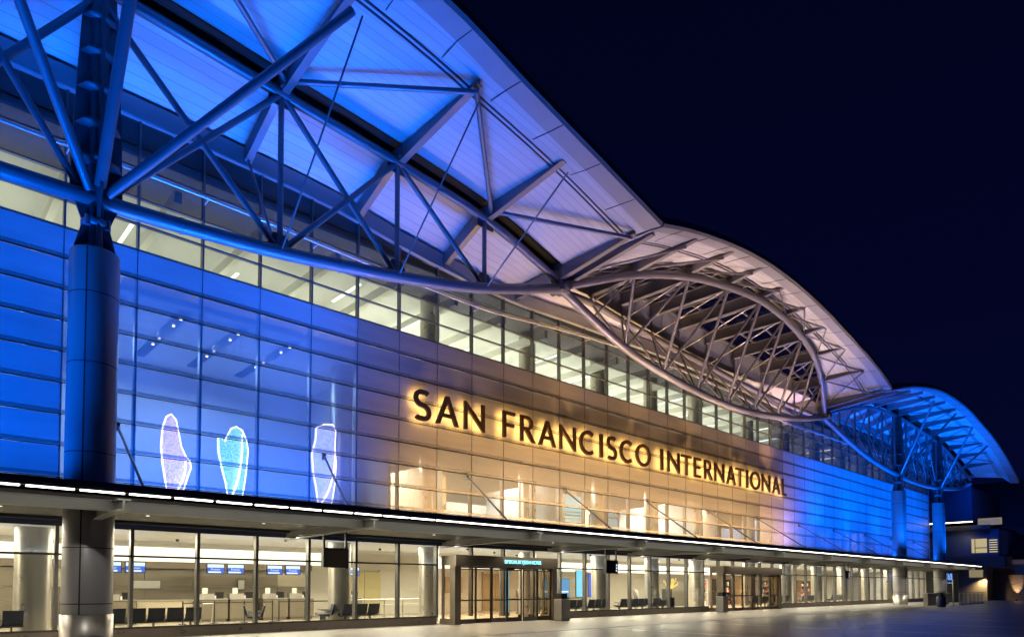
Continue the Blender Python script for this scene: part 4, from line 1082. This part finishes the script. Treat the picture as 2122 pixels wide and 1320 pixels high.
# flower lamp near second entrance
b_ = thing("flower_lamp", (38.7, 25.5, .02), "golden branching lamp on a dark stand left of the farther entrance", "lamp")
mb = MB(); mb.cyl(0, 0, 0, 1.5, .04, 8); mb.cyl(0, 0, 0, .9, .22, 12); mb.build("stand", M['black'], b_)
mb = MB(); rr = random.Random(5)
for i in range(26):
    a, e_ = rr.uniform(0, 6.28), rr.uniform(-.3, 1.2); l_ = rr.uniform(.3, .6); x, y, z_ = l_*math.cos(a)*math.cos(e_), l_*math.sin(a)*math.cos(e_), 1.75+l_*math.sin(e_)
    mb.tube([(0, 0, 1.45), (x, y, z_)], .012, 4); mb.lathe((x, y, z_), [(.001, -.05), (.05, 0), (.001, .05)], 6)
mb.build("lamp_branches", glow("gold_lamp", (1, .62, .12), 1.6), b_)

# shelves and stalls further right inside
rnd = random.Random(11)
nm = ["pale shop shelf unit just right of the farther entrance", "dark shop shelf unit behind the far seats", "tan shop shelf unit behind the third seat row", "grey shelf unit before the far sign screen", "cream shelf unit under the far sign screen", "brown cabinet left of the far column pair"]
for i, u in enumerate((49.5, 53.5, 57.6, 61.2, 65.0, 70.5)):
    b_ = thing("shelf_unit", (u, 30.5, .02), nm[i], "shelf unit", "shop shelving inside the terminal")
    cc = [(.5, .46, .38), (.05, .05, .05), (.38, .28, .18), (.25, .26, .28), (.6, .52, .38), (.2, .12, .07)][i]
    mb = MB(); w = 2.4
    mb.box(0, 0, 0, .06, .5, 2.3); mb.box(w-.06, 0, 0, w, .5, 2.3); mb.box(.06, .44, 0, w-.06, .5, 2.3)
    for z in (0, .55, 1.1, 1.65, 2.24): mb.box(.06, 0, z, w-.06, .44, z+.05)
    mb.build("shelf_frame", mat("shelf_%d" % i, cc, .5), b_)
    for z in (.05, .60, 1.15, 1.70):
        mb = MB(); x = .12
        while x < w-.3:
            ww = rnd.uniform(.08, .28); mb.mi = rnd.randrange(3); mb.box(x, .08, z, x+ww, .34, z+rnd.uniform(.15, .42)); x += ww+rnd.uniform(.01, .12)
        mb.build("shelf_goods", [M['white'], mat("goods_red", (.35, .06, .04), .5), mat("goods_dark", (.06, .07, .1), .5)], b_)

# ---------------- outside at the far right
b_ = thing("concrete_planter", (65.6, 17.6, 0), "low concrete faced planter wall before the right far column", "planter")
mb = MB()
for i in range(3): mb.box(i*2.1, -.1, 0, i*2.1+2.08, .25, 1.02)
mb.build("concrete_block", mat("planter_concrete", (.40, .38, .34), .6, noise=.12), b_)
mb = MB(); mb.box(-.05, -.15, 1.02, 6.35, .3, 1.09); mb.build("coping", M['beam'], b_)
b_ = thing("glass_railing", (71.8, 16.6, 0), "glass panel railing with steel posts beside the blue bin", "railing")
mb = MB()
for i in range(6): mb.box(i*1.5+.05, 0, .12, i*1.5+1.42, .02, .98)
mb.build("glass_panels", M['glass'], b_)
for i in range(7): mb = MB(); mb.box(i*1.5-.03, -.02, 0, i*1.5+.03, .05, 1.05); mb.build("post", M['inox'], b_)
mb = MB(); mb.box(-.05, -.03, 1.05, 9.1, .06, 1.10); mb.box(0, -.05, 0, 9.05, .1, .11); mb.build("handrail", M['inox'], b_)
b_ = thing("recycling_bin", (63.2, 15.9, -.03), "dark blue round litter bin with hooded lid on the pavement edge", "bin")
mb = MB(); mb.lathe((0, 0, 0), [(.02, .0), (.30, .0), (.33, .05), (.34, .75), (.30, .86)], 24); mb.build("bin_body", mat("blue_bin_paint", (.015, .035, .11), .4), b_)
mb = MB(); mb.lathe((0, 0, 0), [(.30, .86), (.24, .96), (.12, 1.02), (.11, 1.12), (.30, 1.18), (.30, 1.22), (.01, 1.24)], 24); mb.build("bin_lid", M['black'], b_)
b_ = thing("steel_bollard_post", (67.2, 16.0, 0), "thin steel post standing beside the blue bin", "post")
mb = MB(); mb.cyl(0, 0, 0, 2.25, .05, 10); mb.cyl(0, 0, 0, .05, .14, 12); mb.build("post_shaft", M['inox'], b_)

b_ = thing("information_totem", (84.2, 19.6, 0), "tall black display wall with glowing blue writing right of the far columns", "display board")
mb = MB(); mb.box(0, 0, 0, .3, 3.0, 3.3); mb.build("board", M['black'], b_)
mb = MB(); rnd = random.Random(2)
for i in range(9):
    z = 3.0-.12*i; y = .5
    while y < 2.2:
        l_ = rnd.uniform(.06, .22)
        if i not in (6, 7): mb.box(-.012, y, z, -.002, y+l_, z+.05)
        y += l_+rnd.uniform(.04, .1)
mb.build("led_writing", glow("led_blue", (.2, .4, 1.0), 2.2), b_)

# neighbouring building: dark blue volumes stacked above a service wing, big dark tower, stone wall
N_ = thing("adjoining_building", (97, 22, 0), "dark stepped building with lit window and strip light at the far right", "building")
def npart(mb, name, mt_, **k):
    o = mb.build(name, mt_); o.parent = N_; o.matrix_parent_inverse = Matrix.Translation((-97, -22, 0)); 
    if k: tag(o, **k)
    return o
navy = mat("navy_cladding", (.05, .07, .14), .5, noise=.1); dk = mat("charcoal_cladding", (.06, .055, .06), .6, noise=.12)
mb = MB(); mb.box(97, 20.95, 9.9, 112, 34, 13.9); npart(mb, "upper_volume", navy)
mb = MB(); mb.box(96.2, 19.0, 8.55, 112, 34, 9.1); mb.box(95.4, 20.7, 9.55, 97.5, 34, 9.75); npart(mb, "roof_terrace", dk)
mb = MB(); mb.box(95.6, 20.6, 9.46, 95.7, 33, 9.55); npart(mb, "strip_light", M['strip'])
mb = MB(); mb.box(96.6, 18.2, 5.3, 112, 34, 8.55); npart(mb, "middle_volume", navy)
mb = MB(); mb.box(95.9, 17.6, 3.95, 112, 34, 5.3); npart(mb, "balcony_band", dk)
mb = MB(); mb.box(97.2, 19.6, 0, 112, 34, 3.95); npart(mb, "lower_wall", mat("tan_render", (.34, .29, .20), .7, noise=.1))
mb = MB(); mb.box(96.55, 19.4, 5.75, 96.6, 20.95, 7.45); w_ = npart(mb, "window", glow("lit_window", (1, .82, .42), .5))
mb = MB(); mb.box(96.47, 20.55, 5.7, 96.54, 20.62, 7.5); mb.box(96.47, 19.35, 6.3, 96.54, 20.55, 6.4); mb.box(96.47, 19.3, 7.45, 96.54, 21.0, 7.52); sub(mb, "window_frame", M['mulldark'], w_)
mb = MB()
for i in range(6): mb.box(96.45, 18.35, 5.8+.28*i, 96.58, 19.15, 5.87+.28*i)
npart(mb, "louvre", glow("louvre_glow", (1, .85, .55), .9))
mb = MB(); mb.box(97.15, 20.0, 2.8, 97.2, 21.4, 3.7); npart(mb, "transom_window", glow("lit_transom", (1, .8, .42), .25))
mb = MB()
for i in range(9):
    for j in range(3):
        y = 18.0+.25*i; mb.tube([(95.9, y, 9.15), (96.3, y+.25, 9.75-.03*i)], .02, 4); mb.tube([(95.9, y+.25, 9.15), (96.3, y, 9.75-.03*i)], .02, 4)
npart(mb, "lattice_screen", M['white'])
mb = MB(); mb.box(97.3, 18.0, 9.12, 97.4, 20.4, 9.95); npart(mb, "lattice_backlight", glow("lattice_glow", (1, .8, .4), .22))
Tb = thing("dark_tower_block", (118, 15, 0), "large windowless dark navy block at the far right edge", "building")
mb = MB(); mb.box(113, -6, 5.0, 150, 30, 16.2)
o = mb.build("wall", mat("navy_block_wall", (.07, .08, .16), .55, noise=.15, nscale=.5, stretch=(1, .1, 3))); o.parent = Tb; o.matrix_parent_inverse = Matrix.Translation((-118, -15, 0))
mb = MB()
for i in range(10): mb.box(112.95, -6, 5.9+i*1.05, 112.995, 30, 5.93+i*1.05)
for j in range(8): mb.box(112.95, -4+j*4.2, 5.0, 112.995, -3.96+j*4.2, 16.2)
o = mb.build("wall_joints", M['joint']); o.parent = Tb; o.matrix_parent_inverse = Matrix.Translation((-118, -15, 0))

def stone_mat():
    M_ = bpy.data.materials.new("ledge_stone"); M_.use_nodes = True; N = M_.node_tree.nodes; L = M_.node_tree.links
    b = N["Principled BSDF"]; tcn = N.new("ShaderNodeTexCoord"); sp = N.new("ShaderNodeSeparateXYZ"); cb = N.new("ShaderNodeCombineXYZ")
    L.new(tcn.outputs["Object"], sp.inputs[0]); L.new(sp.outputs["Y"], cb.inputs[0]); L.new(sp.outputs["Z"], cb.inputs[1])
    br = N.new("ShaderNodeTexBrick"); br.inputs["Scale"].default_value = 3.2; br.inputs["Color1"].default_value = (.30, .24, .18, 1); br.inputs["Color2"].default_value = (.16, .12, .09, 1)
    br.inputs["Mortar"].default_value = (.05, .04, .035, 1); br.inputs["Row Height"].default_value = .22; br.inputs["Brick Width"].default_value = 1.1; br.inputs["Mortar Size"].default_value = .018
    L.new(cb.outputs[0], br.inputs[0]); L.new(br.outputs[0], b.inputs["Base Color"]); b.inputs["Roughness"].default_value = .8
    bp = N.new("ShaderNodeBump"); bp.inputs["Strength"].default_value = .9; bp.inputs["Distance"].default_value = .06; L.new(br.outputs["Fac"], bp.inputs["Height"]); bp.invert = True; L.new(bp.outputs[0], b.inputs["Normal"])
    return M_
sw = thing("stone_wall", (100, 16, 0), "rough brown stone wall with an uplight at the far right", "wall")
mb = MB(); mb.box(0, -20, 0, 1, 4.2, 3.1); mb.build("stonework", stone_mat(), sw)
mb = MB(); mb.box(.3, -20, 3.1, 2, 4.0, 4.95); mb.build("upper_stonework", stone_mat(), sw)
mb = MB(); mb.cyl(-.5, 1.15, 0, .16, .14, 12); mb.build("uplight", M['black'], sw)
spot("wall_uplight", (99.35, 17.15, .22), (.42, 0, 1), 700, (1, .68, .36), 42, .7, .06)
spot("wall_corner_light", (96.6, 19.9, 2.7), (.25, -.1, -1), 420, (1, .75, .4), 140, .9, .05)
spot("terrace_glow", (94.6, 21.5, 7.6), (1, .1, -.35), 40, (1, .8, .5), 120, .9, .1)
area("adjoining_fill", (93, 18.5, 14.5), (.8, .1, -.6), 3, 1, 420, BLUE, 160)  # unseen blue fill lamp, added to brighten the adjoining building

def kiosk(u, v, label, rz=0):
    k = thing("checkin_kiosk", (u, v, .02), label, "kiosk", "self service kiosks inside the hall", rz)
    mb = MB(); mb.box(-.22, -.12, 0, .22, .14, .08); mb.box(-.14, -.06, .08, .14, .08, 1.0); mb.hexa([(-.22, -.16, .98), (.22, -.16, .98), (.22, .12, 1.0), (-.22, .12, 1.0)], [(-.22, .0, 1.42), (.22, .0, 1.42), (.22, .12, 1.42), (-.22, .12, 1.42)]); mb.build("kiosk_body", M['mull'], k)
    mb = MB(); mb.add([(-.17, -.150, 1.04), (.17, -.150, 1.04), (.17, -.022, 1.36), (-.17, -.022, 1.36)], [(0, 1, 2, 3)]); mb.build("kiosk_display", M['black'], k)
for u, v, l in ((27.9, 29.0, "check in kiosk behind the five seat row right of the nearer entrance"), (37.6, 27.6, "check in kiosk left of the golden lamp"), (46.8, 28.0, "check in kiosk inside the farther entrance")):
    kiosk(u, v, l, .2)
def belt_post_row(u, v, n, label):
    q_ = thing("queue_barrier", (u, v, .02), label, "queue barrier", "belt barriers in the check in hall")
    for i in range(n): mb = MB(); mb.cyl(i*1.3, 0, 0, .03, .16, 14); mb.cyl(i*1.3, 0, .03, .98, .03, 10); mb.build("post", M['black'], q_)
    mb = MB(); mb.box(0, -.004, .88, (n-1)*1.3, .004, .93); mb.build("belt", M['black'], q_)
belt_post_row(9.3, 30.2, 4, "belt barrier before the second pair of blue screens"); belt_post_row(13.6, 30.4, 3, "belt barrier before the third pair of blue screens")
belt_post_row(26.2, 28.2, 6, "long belt barrier right of the nearer entrance"); belt_post_row(50.2, 28.6, 6, "long belt barrier right of the farther entrance")
for u, l in ((41.2, "white poster stand inside left of the farther entrance doors"), (36.9, "white poster stand before the royal blue banner")):
    b_ = thing("poster_stand", (u, 24.9, .02), l, "sign stand", "poster stands in the hall")
    mb = MB(); mb.cyl(0, 0, 0, .03, .2, 14); mb.cyl(0, 0, .03, 1.0, .025, 8); mb.build("stand", M['mull'], b_)
    mb = MB(); mb.box(-.24, -.03, .75, .24, .0, 1.45); mb.build("poster_board", M['white'], b_)

area("tower_fill", (99, 8, 1.2), (1, .3, .6), 6, 2, 260, (.30, .36, 1.0), 120)  # unseen blue-violet fill lamp, added to lift the dark tower
# rear wall notices and counter clutter
for i, (u, z, w, h, mt_, l) in enumerate(((8.3, 1.55, 1.1, .35, M['white'], "long white notice board on the rear wall above the cream desk"), (13.0, 1.5, .3, .45, M['white'], "small white notice on the rear wall between the second and third screen pairs"),
        (26.0, 1.3, 1.4, .9, mat("poster_tan", (.45, .33, .2), .5), "tan framed poster on the rear wall right of the nearer entrance"), (40.5, 1.4, 1.0, 1.2, mat("poster_red", (.4, .08, .05), .5), "red poster on the rear wall left of the farther entrance"))):
    b_ = thing("wall_notice", (u, 33.8, z), l, "notice", "notices on the rear wall")
    mb = MB(); mb.box(-.03, .03, -.03, w+.03, .07, h+.03); mb.build("notice_frame", M['mull'], b_)
    mb = MB(); mb.box(0, 0, 0, w, .029, h); mb.build("notice_face", mt_, b_)
def trolley(u, v, rz, label):
    t_ = thing("baggage_trolley", (u, v, .02), label, "trolley", "baggage trolleys in the hall", rz)
    mb = MB(); mb.tube([(0, 0, .95), (.5, 0, .95)], .018, 6)
    for x in (0, .5): mb.tube([(x, 0, .95), (x, .1, .2), (x*.6+.1, .85, .12)], .018, 6)
    mb.box(.05, .1, .16, .45, .8, .19); mb.build("trolley_frame", M['inox'], t_)
    for x, y in ((.02, .12), (.46, .12), (.24, .8)): mb = MB(); mb.tube([(x-.02, y, .08), (x+.02, y, .08)], .08, 12); mb.build("wheel", M['black'], t_)
for u, v, rz, l in ((8.9, 26.6, .4, "baggage trolley right of the five seat row by the big column"), (25.2, 25.0, 1.2, "baggage trolley at the foot of the cyan pillar"), (47.0, 25.4, .3, "baggage trolley just inside the farther entrance")):
    trolley(u, v, rz, l)
